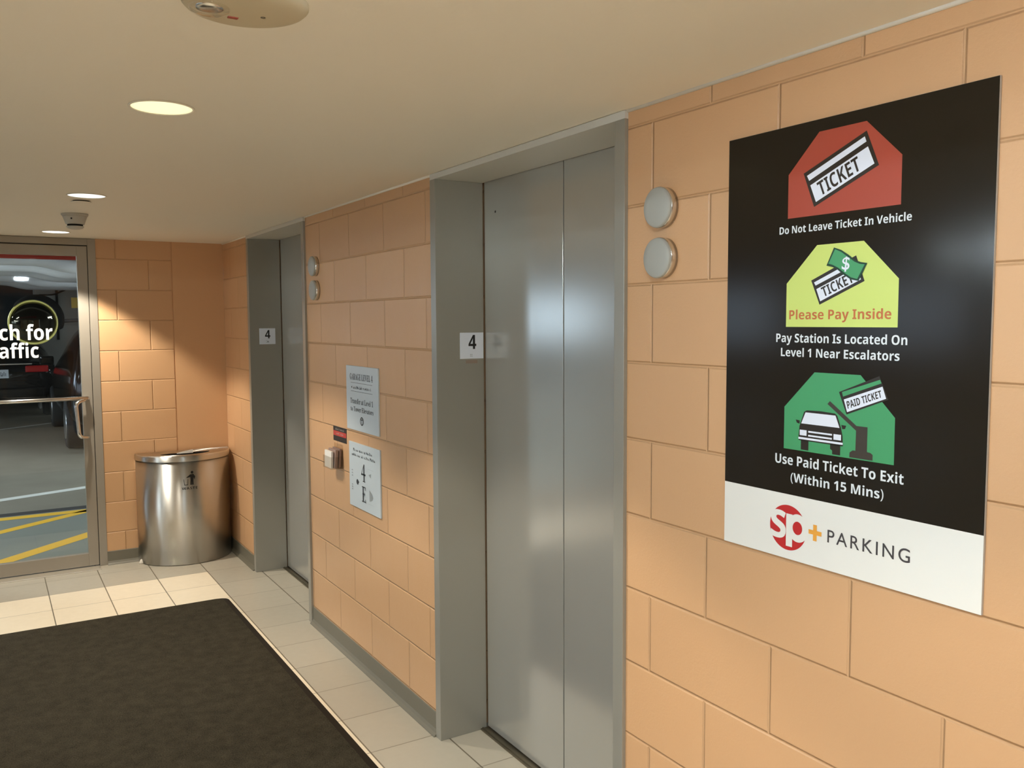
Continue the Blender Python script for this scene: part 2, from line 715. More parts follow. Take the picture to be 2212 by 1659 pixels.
bm = new_bm()
for y0, y1 in ((WY, E2[0]), (E2[1], E1[0]), (E1[1], D)):
    tube(bm, [(-0.001, y0, H - 0.001), (-0.001, y1, H - 0.001)], 0.006, 8)
tag(obj('trim_3', bm, m_ceiling), 'thin cream caulk bead between right wall and ceiling', 'trim', kind='structure')


def baseboard(name, pts, inward, lab):
    """rubber cove base: 9 cm face with a curled toe; pts = two floor points, inward = direction into the room"""
    bm = new_bm()
    a, b, n = Vector((*pts[0], 0)), Vector((*pts[1], 0)), Vector((*inward, 0))
    prof = [(0, 0), (0.022, 0.0), (0.020, 0.004), (0.011, 0.012), (0.005, 0.024), (0.004, 0.088), (0.002, 0.091), (0, 0.091)]
    r0 = [bm.verts.new(a + n * d + Vector((0, 0, z))) for d, z in prof]
    r1 = [bm.verts.new(b + n * d + Vector((0, 0, z))) for d, z in prof]
    k = len(prof)
    for i in range(k):
        bm.faces.new((r0[i], r0[(i + 1) % k], r1[(i + 1) % k], r1[i]))
    bm.faces.new(r0)
    bm.faces.new(r1[::-1])
    tag(obj(name, bm, m_base), lab, 'baseboard', kind='structure')


baseboard('baseboard_right', ((0, E2[1]), (0, E1[0])), (-1, 0), 'grey cove base between the two elevators')
baseboard('baseboard_right', ((0, E1[1]), (0, D)), (-1, 0), 'short grey cove base beyond the far elevator')
baseboard('baseboard_right', ((0, WY), (0, E2[0])), (-1, 0), 'grey cove base under the parking poster')
baseboard('baseboard_far', ((-0.812, D), (0, D)), (0, -1), 'grey cove base behind the steel bin')


# ------------------------------------------------------------------ elevators
def elevator(e, lab, panel_labels):
    y0, y1 = e                       # outer frame edges, y0 nearer the viewer
    f = 0.042                        # face width of the frame
    i0, i1 = y0 + f, y1 - f          # clear opening
    zt = 2.150
    root = thing('elevator_entrance', lab, 'elevator', (0.1, (y0 + y1) / 2, 0))
    bm = new_bm()
    box(bm, -0.012, 0.192, i1, y1, 0.0, zt, 0.0015)
    part('jamb', bm, m_jamb, root)
    bm = new_bm()
    box(bm, -0.012, 0.192, y0, i0, 0.0, zt, 0.0015)
    part('jamb', bm, m_jamb, root)
    bm = new_bm()
    box(bm, -0.012, 0.192, y0, y1, zt, H - 0.001, 0.0015)
    part('head_frame', bm, m_frame, root)
    mid = (i0 + i1) / 2
    for a, b in ((i0 - 0.02, mid - 0.0025), (mid + 0.0025, i1 - 0.006)):
        bm = new_bm()
        box(bm, 0.195, 0.228, a, b, 0.012, zt + 0.02, 0.002)
        part('door_panel', bm, m_door, root)
    bm = new_bm()
    box(bm, 0.165, 0.234, i0, i1, 0.0, 0.006)
    box(bm, 0.172, 0.176, i0, i1, 0.006, 0.009)
    part('sill', bm, m_sill, root)
    return root


elevator(E1, 'far grey steel elevator doorway nearest the corner, doors closed', None)
elevator(E2, 'near grey steel elevator doorway beside the black poster, doors closed', None)

root = next(o for o in bpy.data.objects if o.name.startswith('elevator_entrance') and o['label'].startswith('near'))
bm = new_bm()
lathe(bm, [(0.0045, 0.0), (0.0045, 0.0006), (0.001, 0.0008)], (0.195, 2.830, 2.033), '-x', 12)
part('scuff', bm, m_gap, root, 'tiny dark mark high on the door')


def floor_plate(x0, x1, z0, z1, y, lab, arrow):
    root = thing('floor_number_plate', lab, 'sign', ((x0 + x1) / 2, y, (z0 + z1) / 2), 'floor plates on the jambs')
    bm = new_bm()
    box(bm, x0, x1, y - 0.0025, y, z0, z1, 0.0008)
    part('plate', bm, m_plate_w, root)
    p = Print2D(lambda s, t, h: (x0 + s, y - 0.0028 - h, z0 + t))
    p.text('4', 0.036, 0.070, 0.037, 0.054, 1, 0, 'bold')
    part('numeral', p.bm, m_black, root, 'black number 4')
    p = Print2D(lambda s, t, h: (x0 + s, y - 0.0028 - h, z0 + t))
    if arrow:
        for k in range(3):
            p.ellipse(0.046 + 0.006 * (k % 2), 0.012 + 0.006 * k, 0.002, 0.002, 1, n=10)
        p.poly([(0.046, 0.012), (0.062, 0.012), (0.054, 0.024)], 1)
    else:
        for k in range(4):
            p.ellipse(0.045 + 0.006 * (k % 2), 0.010 + 0.006 * (k // 2), 0.002, 0.002, 1, n=10)
    part('braille', p.bm, m_tactile, root, 'silver raised dots under the number')
    return root


floor_plate(0.087, 0.189, 1.481, 1.581, E2[1] - 0.042, 'square white number 4 plate on the near elevator jamb', False)
floor_plate(0.048, 0.151, 1.481, 1.583, E1[1] - 0.042, 'square white number 4 plate on the far elevator jamb', True)
bm = new_bm()
yj = E2[1] - 0.042
box(bm, 0.112, 0.163, yj - 0.0008, yj, 1.463, 1.4755)
tag(obj('tape_scrap', bm, mat('tape_residue', (150, 132, 118), 0.6)), 'small torn tape strip just under the near number 4 plate', 'tape')


def lantern(y, z, lab):
    root = thing('hall_lantern', lab, 'lantern', (0, y, z), 'round elevator lanterns')
    bm = new_bm()
    lathe(bm, [(0.0505, 0.0), (0.0505, 0.020), (0.0495, 0.021)], (0, y, z), '-x')
    part('ring', bm, m_chrome, root, 'thin polished rim')
    bm = new_bm()
    lathe(bm, [(0.0495, 0.018), (0.0500, 0.022), (0.0490, 0.0260), (0.046, 0.0280), (0.03, 0.0300), (0.012, 0.0310), (0.002, 0.0312)], (0, y, z), '-x')
    part('lens', bm, m_button, root)


lantern(1.662, 1.904, 'upper round grey lantern beside the near elevator')
lantern(1.662, 1.780, 'lower round grey lantern beside the near elevator')
lantern(4.308, 1.906, 'upper round grey lantern beside the far elevator')
lantern(4.302, 1.784, 'lower round grey lantern beside the far elevator')

# ------------------------------------------------------------------ parking poster
PY, PZ = 1.439, 1.114
root = thing('parking_poster', 'large black parking ticket poster with red, yellow and green pictograms', 'poster', (0, PY - 0.305, PZ))
bm = new_bm()
box(bm, -0.006, -0.0005, PY - 0.61, PY, PZ, PZ + 0.914, 0.0006)
part('board', bm, mat('pale_board_edge', (186, 180, 172), 0.5), root)


def pp():
    return Print2D(lambda s, t, h: (-0.0061 - h, PY - s, PZ + t))


p = pp()
p.rect(0.0004, 0.6096, 0.140, 0.9136, 0.5)
part('black_field', p.bm, m_poster, root, 'glossy black printed field')
p = pp()
p.rect(0.0004, 0.6096, 0.0004, 0.140, 1)
part('footer_band', p.bm, m_pwhite, root, 'white band across the bottom')


def house(p, t0, t1, t2):
    p.poly([(0.171, t0), (0.434, t0), (0.434, t1), (0.357, t2), (0.2475, t2), (0.171, t1)], 1, 0)


p = pp()
house(p, 0.7230, 0.8134, 0.8888)
p.poly([(0.2102, 0.8108), (0.3576, 0.8706), (0.3861, 0.8017), (0.2381, 0.7402)], 2, 1)
p.poly([(0.2189, 0.8050), (0.3537, 0.8603), (0.3577, 0.8501), (0.2248, 0.7943)], 3, 2)
p.poly([(0.2279, 0.7847), (0.3612, 0.8402), (0.3763, 0.8060), (0.2426, 0.7495)], 3, 2)
p.text_quad('TICKET', (0.2429, 0.7875), (0.3375, 0.8265), (0.3480, 0.7990), (0.2545, 0.7595), 4, 1, 'bold')
part('ticket_pictogram', p.bm, [m_red, m_ink, m_lilac], root, 'red shape with a tilted white ticket')

p = pp()
house(p, 0.4967, 0.5874, 0.6627)
p.poly([(0.2347, 0.5917), (0.3406, 0.6360), (0.3609, 0.5857), (0.2565, 0.5420)], 2, 1)
p.poly([(0.2420, 0.5874), (0.3375, 0.6270), (0.3405, 0.6190), (0.2461, 0.5809)], 3, 2)
p.poly([(0.2481, 0.5736), (0.3430, 0.6125), (0.3530, 0.5890), (0.2583, 0.5488)], 3, 2)
p.text_quad('TICKET', (0.2587, 0.5760), (0.3300, 0.6045), (0.3385, 0.5850), (0.2670, 0.5570), 4, 1, 'bold')
p.poly([(0.2894, 0.6548), (0.3071, 0.6486), (0.3236, 0.6383), (0.3399, 0.6267), (0.3523, 0.6222), (0.3663, 0.6198), (0.3554, 0.5987),
        (0.3478, 0.5862), (0.3299, 0.5900), (0.3116, 0.6008), (0.2967, 0.6123), (0.2855, 0.6168), (0.2722, 0.6198)], 5, 4)
p.poly([(0.2923, 0.6512), (0.3071, 0.6448), (0.3219, 0.6346), (0.3382, 0.6237), (0.3506, 0.6188), (0.3611, 0.6176), (0.3451, 0.5901),
        (0.3308, 0.5938), (0.3152, 0.6037), (0.3004, 0.6144), (0.2873, 0.6206), (0.2769, 0.6235)], 6, 3)
p.text_quad('$', (0.3108, 0.6345), (0.3285, 0.6350), (0.3262, 0.6050), (0.3085, 0.6060), 7, 2, 0.01)
p.text('Please Pay Inside', 0.1795, 0.4205, 0.5125, 0.0190, 2, 5, 'bold')
part('payment_pictogram', p.bm, [m_yel, m_ink, m_lilac, m_grn, mat('note_outline', (18, 58, 34), 0.3), m_brown], root,
     'yellow shape with ticket, green banknote and orange lettering')

p = pp()
house(p, 0.2377, 0.3270, 0.4038)
p.poly([(0.3083, 0.3675), (0.3987, 0.4040), (0.4190, 0.3602), (0.3271, 0.3242)], 2, 1)
p.poly([(0.3155, 0.3680), (0.4005, 0.3971), (0.4039, 0.3905), (0.3182, 0.3591)], 3, 0)
p.poly([(0.3202, 0.3535), (0.4061, 0.3844), (0.4145, 0.3619), (0.3284, 0.3288)], 3, 2)
p.text_quad('PAID TICKET', (0.3262, 0.3500), (0.4025, 0.3775), (0.4060, 0.3640), (0.3305, 0.3355), 4, 1, 'bold')
p.poly([(0.2812, 0.3414), (0.2871, 0.3477), (0.3506, 0.3036), (0.3756, 0.3036), (0.3756, 0.2551), (0.3829, 0.2545), (0.3884, 0.2512),
        (0.3884, 0.2400), (0.3358, 0.2400), (0.3362, 0.2495), (0.3432, 0.2545), (0.3494, 0.2545), (0.3499, 0.2942)], 2, 3)
p.poly([(0.2235, 0.3205), (0.2300, 0.3240), (0.2660, 0.3252), (0.3000, 0.3235), (0.3058, 0.3190), (0.3150, 0.2960), (0.3190, 0.2800),
        (0.3205, 0.2605), (0.3185, 0.2595), (0.2110, 0.2600), (0.2098, 0.2640), (0.2120, 0.2900), (0.2150, 0.2980)], 2, 1)
p.poly([(0.2272, 0.3196), (0.3014, 0.3196), (0.3117, 0.2956), (0.2166, 0.2956)], 3, 2)
p.rect(0.2133, 0.2309, 0.2706, 0.2822, 3, 2)
p.rect(0.2978, 0.3157, 0.2706, 0.2820, 3, 2)
p.rect(0.2352, 0.2942, 0.2782, 0.2817, 3, 2)
p.rect(0.2350, 0.2940, 0.2700, 0.2735, 3, 2)
p.rect(0.2101, 0.3200, 0.2624, 0.2667, 3, 2)
p.rect(0.2164, 0.2360, 0.2405, 0.2608, 2, 1)
p.poly([(0.2898, 0.2605), (0.3143, 0.2605), (0.3143, 0.2405), (0.2950, 0.2405), (0.2950, 0.2480), (0.2899, 0.2509)], 2, 1)
p.poly([(0.2019, 0.3024), (0.2127, 0.3012), (0.2121, 0.2942), (0.2046, 0.2961)], 2, 1)
p.poly([(0.3154, 0.3021), (0.3270, 0.3016), (0.3243, 0.2947), (0.3180, 0.2940)], 2, 1)
part('exit_pictogram', p.bm, [m_grn, m_ink, m_lilac, mat('gate_ink', (62, 54, 44), 0.3)], root,
     'green shape with a car, a raised barrier and a paid ticket')

m_letter = mat('poster_lettering', (224, 228, 230), 0.35)
for lines in ((('Do Not Leave Ticket In Vehicle', 0.1496, 0.4570, 0.6918, 0.0152),),
              (('Pay Station Is Located On', 0.1455, 0.4550, 0.4643, 0.0180), ('Level 1 Near Escalators', 0.1590, 0.4400, 0.4345, 0.0175)),
              (('Use Paid Ticket To Exit', 0.1487, 0.4555, 0.2040, 0.0205), ('(Within 15 Mins)', 0.1914, 0.4140, 0.1688, 0.0190))):
    p = pp()
    for txt, u0, u1, bl, cp in lines:
        p.text(txt, u0, u1, bl, cp, 2, 0, 'bold')
    part('caption', p.bm, m_letter, root, 'white caption ' + ' '.join(l[0] for l in lines))

p = pp()
p.ellipse(0.1862, 0.0680, 0.0490, 0.0487, 2, 0, 72)
p.ellipse(0.2130, 0.0715, 0.0272, 0.0300, 3, 1, 56)
p.ellipse(0.2122, 0.0715, 0.0125, 0.0142, 4, 0, 40)
p.rect(0.1822, 0.1992, 0.0280, 0.0985, 5, 1)
p.text_quad('s', (0.1400, 0.1030), (0.1810, 0.1030), (0.1810, 0.0410), (0.1400, 0.0410), 3, 1, 'bold')
p.poly([(0.2525, 0.0880), (0.2525, 0.0760), (0.2411, 0.0760), (0.2411, 0.0668), (0.2525, 0.0668), (0.2525, 0.0540), (0.2618, 0.0540),
        (0.2618, 0.0668), (0.2738, 0.0668), (0.2738, 0.0760), (0.2618, 0.0760), (0.2618, 0.0880)], 3, 2)
p.text('PARKING', 0.2884, 0.4732, 0.0585, 0.0262, 3, 3, 0.004, 1.25)
part('logo', p.bm, [m_logo, m_pwhite, m_plus, m_grey], root, 'red round logo, orange plus and grey word')


# ------------------------------------------------------------------ two pale signs, sticker, leaflet holder
def wall_sign(name, y1, y0, z0, z1, lab, draw):
    """y1 = left edge as seen (larger y)"""
    root = thing(name, lab, 'sign', (0, (y0 + y1) / 2, z0))
    bm = new_bm()
    box(bm, -0.007, 0.0, y0, y1, z0, z1, 0.0012)
    part('panel', bm, m_sign, root)
    for nm, fn, pl in draw:
        pr = Print2D(lambda s, t, h: (-0.0072 - h, y1 - s, t))
        fn(pr)
        part(nm, pr.bm, [m_signink, m_tactile, m_sign], root, pl)
    return root


def draw_a1(p):
    y = 3.890
    p.text('GARAGE LEVEL 4', y - 3.841, y - 3.563, 1.357, 0.028, 1, 0, 'serif')
    p.rect(y - 3.830, y - 3.568, 1.3425, 1.3440, 1)
    p.rect(y - 3.830, y - 3.568, 1.3030, 1.3045, 1)
    p.poly([(y - 3.826, 1.322), (y - 3.814, 1.328), (y - 3.814, 1.316)], 1)
    p.scribble(y - 3.800, y - 3.578, 1.3155, 0.0135, 1, 0, 3, (9, 8))
    p.text('Transfer at Level 1', y - 3.838, y - 3.564, 1.247, 0.024, 1, 0, 'serif')
    p.text('to Tower Elevators', y - 3.836, y - 3.560, 1.211, 0.022, 1, 0, 'serif')


def draw_a2(p):
    y = 3.890
    p.ellipse(y - 3.699, 1.171, 0.0215, 0.0200, 1, 0, 32)
    p.ellipse(y - 3.699, 1.171, 0.0130, 0.0135, 2, 2, 28)
    p.poly([(y - 3.710, 1.181), (y - 3.688, 1.181), (y - 3.688, 1.176), (y - 3.696, 1.174), (y - 3.696, 1.160), (y - 3.702, 1.160),
            (y - 3.702, 1.174), (y - 3.710, 1.176)], 3, 0)


def draw_b1(p):
    y = 3.870
    p.scribble(y - 3.815, y - 3.585, 1.024, 0.0135, 1, 0, 5, (2, 3, 4, 2, 6))
    p.scribble(y - 3.835, y - 3.550, 1.001, 0.0135, 1, 0, 8, (5, 3, 2, 5, 5))


def draw_b2(p):      # serifed 4
    y = 3.870
    a = y - 3.690
    p.poly([(a - 0.030, 0.926), (a + 0.004, 0.976), (a + 0.012, 0.976), (a + 0.012, 0.897), (a - 0.001, 0.897), (a - 0.001, 0.964), (a - 0.021, 0.932), (a + 0.024, 0.932), (a + 0.024, 0.924), (a - 0.030, 0.9235)], 2)
    p.rect(a - 0.010, a + 0.020, 0.8945, 0.8985, 3)


def draw_b3(p):      # serifed E
    y = 3.870
    e = y - 3.703
    p.rect(e, e + 0.012, 0.803, 0.872, 4)
    p.rect(e - 0.007, e + 0.036, 0.868, 0.873, 5)
    p.rect(e - 0.007, e + 0.038, 0.801, 0.806, 6)
    p.rect(e, e + 0.026, 0.836, 0.841, 7)
    p.rect(e + 0.031, e + 0.036, 0.858, 0.873, 8)
    p.rect(e + 0.033, e + 0.038, 0.801, 0.817, 9)
    p.rect(e + 0.022, e + 0.026, 0.830, 0.847, 10)


def draw_b4(p):
    y = 3.870
    # round keyhole-like mark, raised dots and a pale arrowhead
    p.ellipse(y - 3.766, 0.883, 0.014, 0.013, 1, 0, 24)
    p.poly([(y - 3.758, 0.889), (y - 3.742, 0.886), (y - 3.758, 0.878)], 1)
    for zz in (0.931, 0.918, 0.905, 0.863, 0.852, 0.841):
        for k in range(2):
            p.ellipse(y - 3.833 + 0.010 * k, zz, 0.003, 0.003, 1, 0 if k == 0 else 1, 10)
    p.poly([(y - 3.630, 0.935), (y - 3.600, 0.944), (y - 3.606, 0.924)], 1, 1)
    p.poly([(y - 3.622, 0.868), (y - 3.590, 0.852), (y - 3.578, 0.838), (y - 3.590, 0.824), (y - 3.622, 0.816)], 1, 1)
    p.rect(y - 3.640, y - 3.575, 0.960, 0.9608, 1, 1)
    p.rect(y - 3.640, y - 3.575, 0.802, 0.8028, 1, 1)


wall_sign('garage_level_sign', 3.890, 3.503, 1.123, 1.421, 'upper pale sign between elevators reading GARAGE LEVEL 4', (('lettering', draw_a1, 'dark grey lines of print'), ('emblem', draw_a2, 'dark round emblem')))
wall_sign('floor_plan_sign', 3.870, 3.497, 0.761, 1.064, 'lower pale sign between elevators with large 4 and E', (('lettering', draw_b1, 'small grey print'), ('numeral', draw_b2, 'large dark 4'), ('letter', draw_b3, 'large dark E'), ('raised_marks', draw_b4, 'grey raised marks')))

root = thing('warning_sticker', 'small black and red sticker left of the pale signs', 'sticker', (0, 4.007, 1.042))
bm = new_bm()
box(bm, -0.0012, 0.0, 3.916, 4.098, 1.041, 1.113)
part('backing', bm, m_black, root)
p = Print2D(lambda s, t, h: (-0.0014 - h, 4.098 - s, t))
p.rect(0.003, 0.179, 1.0675, 1.091, 1, 1)
p.scribble(0.030, 0.150, 1.0955, 0.011, 1, 0, 2, (5, 4))
p.scribble(0.040, 0.140, 1.0745, 0.010, 2, 0, 9, (3, 4))
part('lettering', p.bm, [mat('sticker_grey', (170, 160, 150), 0.5), mat('sticker_red', (186, 60, 50), 0.5)], root, 'red band with pale print')

# clear leaflet holder: wall plate and an open pocket
hy0, hy1, hz0 = 3.965, 4.085, 0.915
root = thing('leaflet_holder', 'clear acrylic leaflet holder on wall below the small sticker', 'holder', (0, (hy0 + hy1) / 2, hz0))
bm = new_bm()
box(bm, -0.003, 0.0, hy0, hy1, hz0, 1.030)
part('back_plate', bm, m_acrylic, root)
bm = new_bm()
box(bm, -0.062, -0.003, hy0, hy1, hz0, hz0 + 0.003)
box(bm, -0.062, -0.059, hy0, hy1, hz0, hz0 + 0.060)
box(bm, -0.059, -0.003, hy0, hy0 + 0.003, hz0, hz0 + 0.060)
box(bm, -0.059, -0.003, hy1 - 0.003, hy1, hz0, hz0 + 0.060)
part('pocket', bm, m_acrylic, root)


def leaflet(x, th, y0, y1, z1, lean, m, lab):
    bm = new_bm()
    org = (x, (y0 + y1) / 2, hz0 + 0.004)
    box(bm, x, x + th, y0, y1, hz0 + 0.004, z1, 0.0004)
    o = obj('leaflet', bm, m, None, org, shift=org)
    o.rotation_euler = (0, lean, 0)
    tag(o, lab, 'leaflet')


leaflet(-0.056, 0.010, 3.985, 4.078, 1.000, 0.02, mat('white_paper', (236, 230, 220), 0.6), 'white leaflets at the front of the clear holder')
leaflet(-0.042, 0.013, 3.972, 4.072, 1.008, 0.06, mat('mauve_card', (158, 132, 120), 0.6), 'brown leaflets in the middle of the clear holder')
leaflet(-0.024, 0.010, 3.970, 4.070, 1.012, 0.08, mat('mauve_card_dark', (140, 114, 102), 0.6), 'darker brown leaflets nearest the wall in clear holder')

# ------------------------------------------------------------------ half-round steel bin
BX, BY, BR = -0.316, 6.280, 0.300
root = thing('waste_bin', 'half-round brushed steel waste bin in the far corner', 'bin', (BX, BY, 0))


def half(r, ry=None, n=40, y=BY):
    ry = ry or r
    return [(BX - r * math.cos(math.pi * k / n), y - ry * math.sin(math.pi * k / n)) for k in range(n + 1)]


bm = new_bm()
fs = prism(bm, [(BX + 0.306, BY)] + half(0.306, 0.282)[::-1][1:-1] + [(BX - 0.306, BY)], 0.004, 0.700)
for f in bm.faces:
    f.smooth = len(f.verts) == 4
part('body', bm, m_steel_bin, root)
# lid: skirt, top plate with a crescent opening, dark throat
outer = half(0.310, 0.286)
bm = new_bm()
n = len(outer)
lo = [bm.verts.new((x, y, 0.700)) for x, y in outer]
hi = [bm.verts.new((x, y, 0.734)) for x, y in outer]
for i in range(n - 1):
    f = bm.faces.new((lo[i], lo[i + 1], hi[i + 1], hi[i]))
    f.smooth = True
bm.faces.new((lo[-1], lo[0], hi[0], hi[-1]))
tin = half(0.304, 0.280)
ti = [bm.verts.new((x, y - (0.0 if 0 < k < n - 1 else 0), 0.740)) for k, (x, y) in enumerate(tin)]
for i in range(n - 1):
    f = bm.faces.new((hi[i], hi[i + 1], ti[i + 1], ti[i]))
bm.faces.new((hi[-1], hi[0], ti[0], ti[-1]))
# the opening
M = 28
hole = []
ocx, orx = BX - 0.010, 0.160
for k in range(M + 1):
    a = math.pi * k / M
    hole.append((ocx - orx * math.cos(a), BY - 0.140 - 0.090 * math.sin(a)))
hole += [(ocx + 0.08, BY - 0.125), (ocx - 0.08, BY - 0.125)]
hv = [bm.verts.new((x, y, 0.740)) for x, y in hole]
he = [bm.edges.new((hv[i], hv[(i + 1) % len(hv)])) for i in range(len(hv))]
oe = []
for i in range(n):
    a, b = ti[i], ti[(i + 1) % n]
    oe.append(bm.edges.get((a, b)) or bm.edges.new((a, b)))
bmesh.ops.triangle_fill(bm, edges=oe + he, use_beauty=True, normal=(0, 0, 1))
lid = part('lid', bm, m_steel_bin, root)
bm = new_bm()
tv = [bm.verts.new((x, y, 0.7395)) for x, y in hole]
bv = [bm.verts.new((x, y, 0.640)) for x, y in hole]
for i in range(len(hole)):
    bm.faces.new((tv[i], tv[(i + 1) % len(hole)], bv[(i + 1) % len(hole)], bv[i]))
bm.faces.new(bv)
w = obj('throat', bm, m_gap, lid, (0, 0, 0), shift=(BX, BY, 0))
w['label'] = 'dark crescent opening'
bm = new_bm()
a = (ocx - 0.03, BY - 0.127)
prism(bm, [(ocx - 0.05, BY - 0.130), (ocx + 0.055, BY - 0.130), (ocx + 0.055, BY - 0.124), (ocx - 0.05, BY - 0.124)], 0.735, 0.741)
for v in bm.verts:
    if v.co.z > 0.7405 and v.co.x > ocx:
        v.co.z += 0.016
f_ = obj('flap', bm, m_pwhite, lid, (0, 0, 0), shift=(BX, BY, 0))
f_['label'] = 'white flap edge at the opening'
bm = new_bm()
lathe(bm, [(0.016, 0.0), (0.016, 0.012), (0.010, 0.020), (0.004, 0.032)], (BX - 0.300, BY - 0.075, 0.0), 'z', 16)
part('foot', bm, mat('white_levelling_foot', (214, 206, 190), 0.5), root, 'small white foot')
# printed tidy-man and WASTE on the curved front


def bin_place(s, t, h):
    th = s / 0.29                         # angle from the front centre
    r = 0.3065 + h
    return (BX + r * math.sin(th), BY - (0.2825 + h) * math.cos(th), t)


class CurvedPrint(Print2D):
    pass


p = CurvedPrint(bin_place, 0.0002)
s0 = -0.012
p.text('WASTE', s0 - 0.047, s0 + 0.047, 0.512, 0.0165, 1, 0, 'bold', 1.1)
p.ellipse(s0 + 0.016, 0.626, 0.008, 0.009, 1, n=16)
p.poly([(s0 + 0.004, 0.612), (s0 + 0.024, 0.614), (s0 + 0.034, 0.598), (s0 + 0.030, 0.575), (s0 + 0.025, 0.592), (s0 + 0.023, 0.572),
        (s0 + 0.024, 0.542), (s0 + 0.014, 0.542), (s0 + 0.014, 0.568), (s0 + 0.012, 0.542), (s0 + 0.004, 0.542), (s0 + 0.006, 0.580),
        (s0 + 0.005, 0.596), (s0 - 0.018, 0.590), (s0 - 0.018, 0.594)], 1)
p.poly([(s0 - 0.036, 0.582), (s0 - 0.033, 0.582), (s0 - 0.029, 0.545), (s0 - 0.013, 0.545), (s0 - 0.011, 0.582), (s0 - 0.008, 0.582),
        (s0 - 0.010, 0.541), (s0 - 0.032, 0.541)], 1)
part('waste_marking', p.bm, m_black, root, 'black figure symbol over the word WASTE')

# ------------------------------------------------------------------ entrance mat
root = thing('entrance_mat', 'dark charcoal entrance mat running along the lobby floor', 'mat', (-1.25, 3.6, 0))


def rrect(x0, x1, y0, y1, r, n=6):
    out = []
    for cx, cy, a0 in ((x1 - r, y1 - r, 0), (x0 + r, y1 - r, 90), (x0 + r, y0 + r, 180), (x1 - r, y0 + r, 270)):
        for k in range(n + 1):
            a = math.radians(a0 + 90 * k / n)
            out.append((cx + r * math.cos(a), cy + r * math.sin(a)))
    return out


MX0, MX1, MY0, MY1 = -2.25, -0.298, 2.05, 5.155
bm = new_bm()
prism(bm, rrect(MX0, MX1, MY0, MY1, 0.05), 0.0005, 0.004)
part('rubber_border', bm, m_rubber, root, 'smooth black rubber edge')
bm = new_bm()
prism(bm, rrect(MX0 + 0.03, MX1 - 0.03, MY0 + 0.012, MY1 - 0.012, 0.04), 0.002, 0.009)
part('pile', bm, m_pile, root)

# ------------------------------------------------------------------ glass door and sidelight
root = thing('door_1', 'aluminium framed glass door to the garage', 'door', (-1.33, D, 0), kind='structure')
JX1, JX0 = -0.812, -0.860          # right jamb
LX1, LX0 = -0.8635, -1.790         # leaf
LJ = -1.842
ZH = 2.124


def dpart(name, boxes, m, par=root, lab=None, bevel=0.002):
    bm = new_bm()
    for b in boxes:
        box(bm, *b, bevel)
    return part(name, bm, m, par, lab)


dpart('frame', [(JX0, JX1, D - 0.006, D + 0.11, 0.0, 2.170), (LJ, LX0 - 0.0035, D - 0.006, D + 0.11, 0.0, 2.170),
                (LX0 - 0.0035, JX0, D - 0.006, D + 0.11, ZH + 0.004, 2.170)], m_alu)
dpart('gap', [(JX0 - 0.0034, JX0 + 0.002, D + 0.012, D + 0.1, 0.0, ZH), (LX0, JX0, D + 0.012, D + 0.1, ZH - 0.002, ZH + 0.006)], m_alu_d, bevel=0)
leaf = thing('leaf', None, None, (0, 0, 0))
leaf.parent = root
GX1, GX0, GZ0, GZ1 = -0.925, -1.728, 0.094, 2.057
stile_b = [(GX1, LX1, D - 0.002, D + 0.043, 0.010, ZH - 0.003), (LX0, GX0, D - 0.002, D + 0.043, 0.010, ZH - 0.003),
           (GX0, GX1, D - 0.002, D + 0.043, GZ1, ZH - 0.003), (GX0, GX1, D - 0.002, D + 0.043, 0.010, GZ0)]
leaf.location = (0, 0, 0)
dpart('stiles_and_rails', stile_b, m_alu, leaf)
dpart('glass_pane', [(GX0 - 0.005, GX1 + 0.005, D + 0.017, D + 0.023, GZ0 - 0.005, GZ1 + 0.005)], m_glass, leaf, bevel=0)
bm = new_bm()
tube(bm, [(GX1 + 0.03, D - 0.055, 1.134), (GX0 - 0.03, D - 0.055, 1.134)], 0.0125, 16)
tube(bm, [(GX1 + 0.03, D - 0.062, 1.134), (GX1 + 0.03, D + 0.0, 1.134)], 0.010, 12)
tube(bm, [(GX0 - 0.03, D - 0.062, 1.134), (GX0 - 0.03, D + 0.0, 1.134)], 0.010, 12)
part('push_bar', bm, m_chrome, leaf, 'polished horizontal push bar')
bm = new_bm()
tube(bm, arc_pts([(-0.898, D + 0.0, 1.128), (-0.912, D - 0.055, 1.124), (-0.972, D - 0.098, 1.110), (-0.958, D - 0.098, 0.886), (-0.905, D - 0.04, 0.874), (-0.898, D + 0.0, 0.874)], 0.035), 0.0115, 16)
part('pull_handle', bm, m_chrome, leaf, 'polished curved pull handle')
p = Print2D(lambda s, t, h: (s, D + 0.0165 - h, t))
# two lines of white lettering on the pane; only their right halves fall inside the photograph
vv, _ = glyphs('ch for', 'bold', 1.0)
wl = max(v[0] for v in vv) - min(v[0] for v in vv)
sc = 0.296 / wl
vv2, _ = glyphs('Watch for', 'bold', 1.0)
w2 = (max(v[0] for v in vv2) - min(v[0] for v in vv2)) * sc
p.text('Watch for', -1.080 - w2, -1.080, 1.517, 0.094, 1, 0, 'bold')
vv2, _ = glyphs('Traffic', 'bold', 1.0)
vv, _ = glyphs('affic', 'bold', 1.0)
wl = max(v[0] for v in vv) - min(v[0] for v in vv)
w3 = (max(v[0] for v in vv2) - min(v[0] for v in vv2)) * 0.218 / wl
p.text('Traffic', -1.163 - w3, -1.163, 1.403, 0.092, 1, 0, 'bold')
part('lettering', p.bm, mat('white_vinyl', (240, 240, 238), 0.5), leaf, 'white lettering reading Watch for Traffic')
bm = new_bm()
box(bm, LJ, JX0, D - 0.105, D - 0.006, 0.0, 0.006, 0.002)
tag(obj('trim_2', bm, mat('threshold_aluminium', (214, 206, 190), 0.3, 0.6)), 'bright metal threshold in front of the glass door', 'threshold', kind='structure')

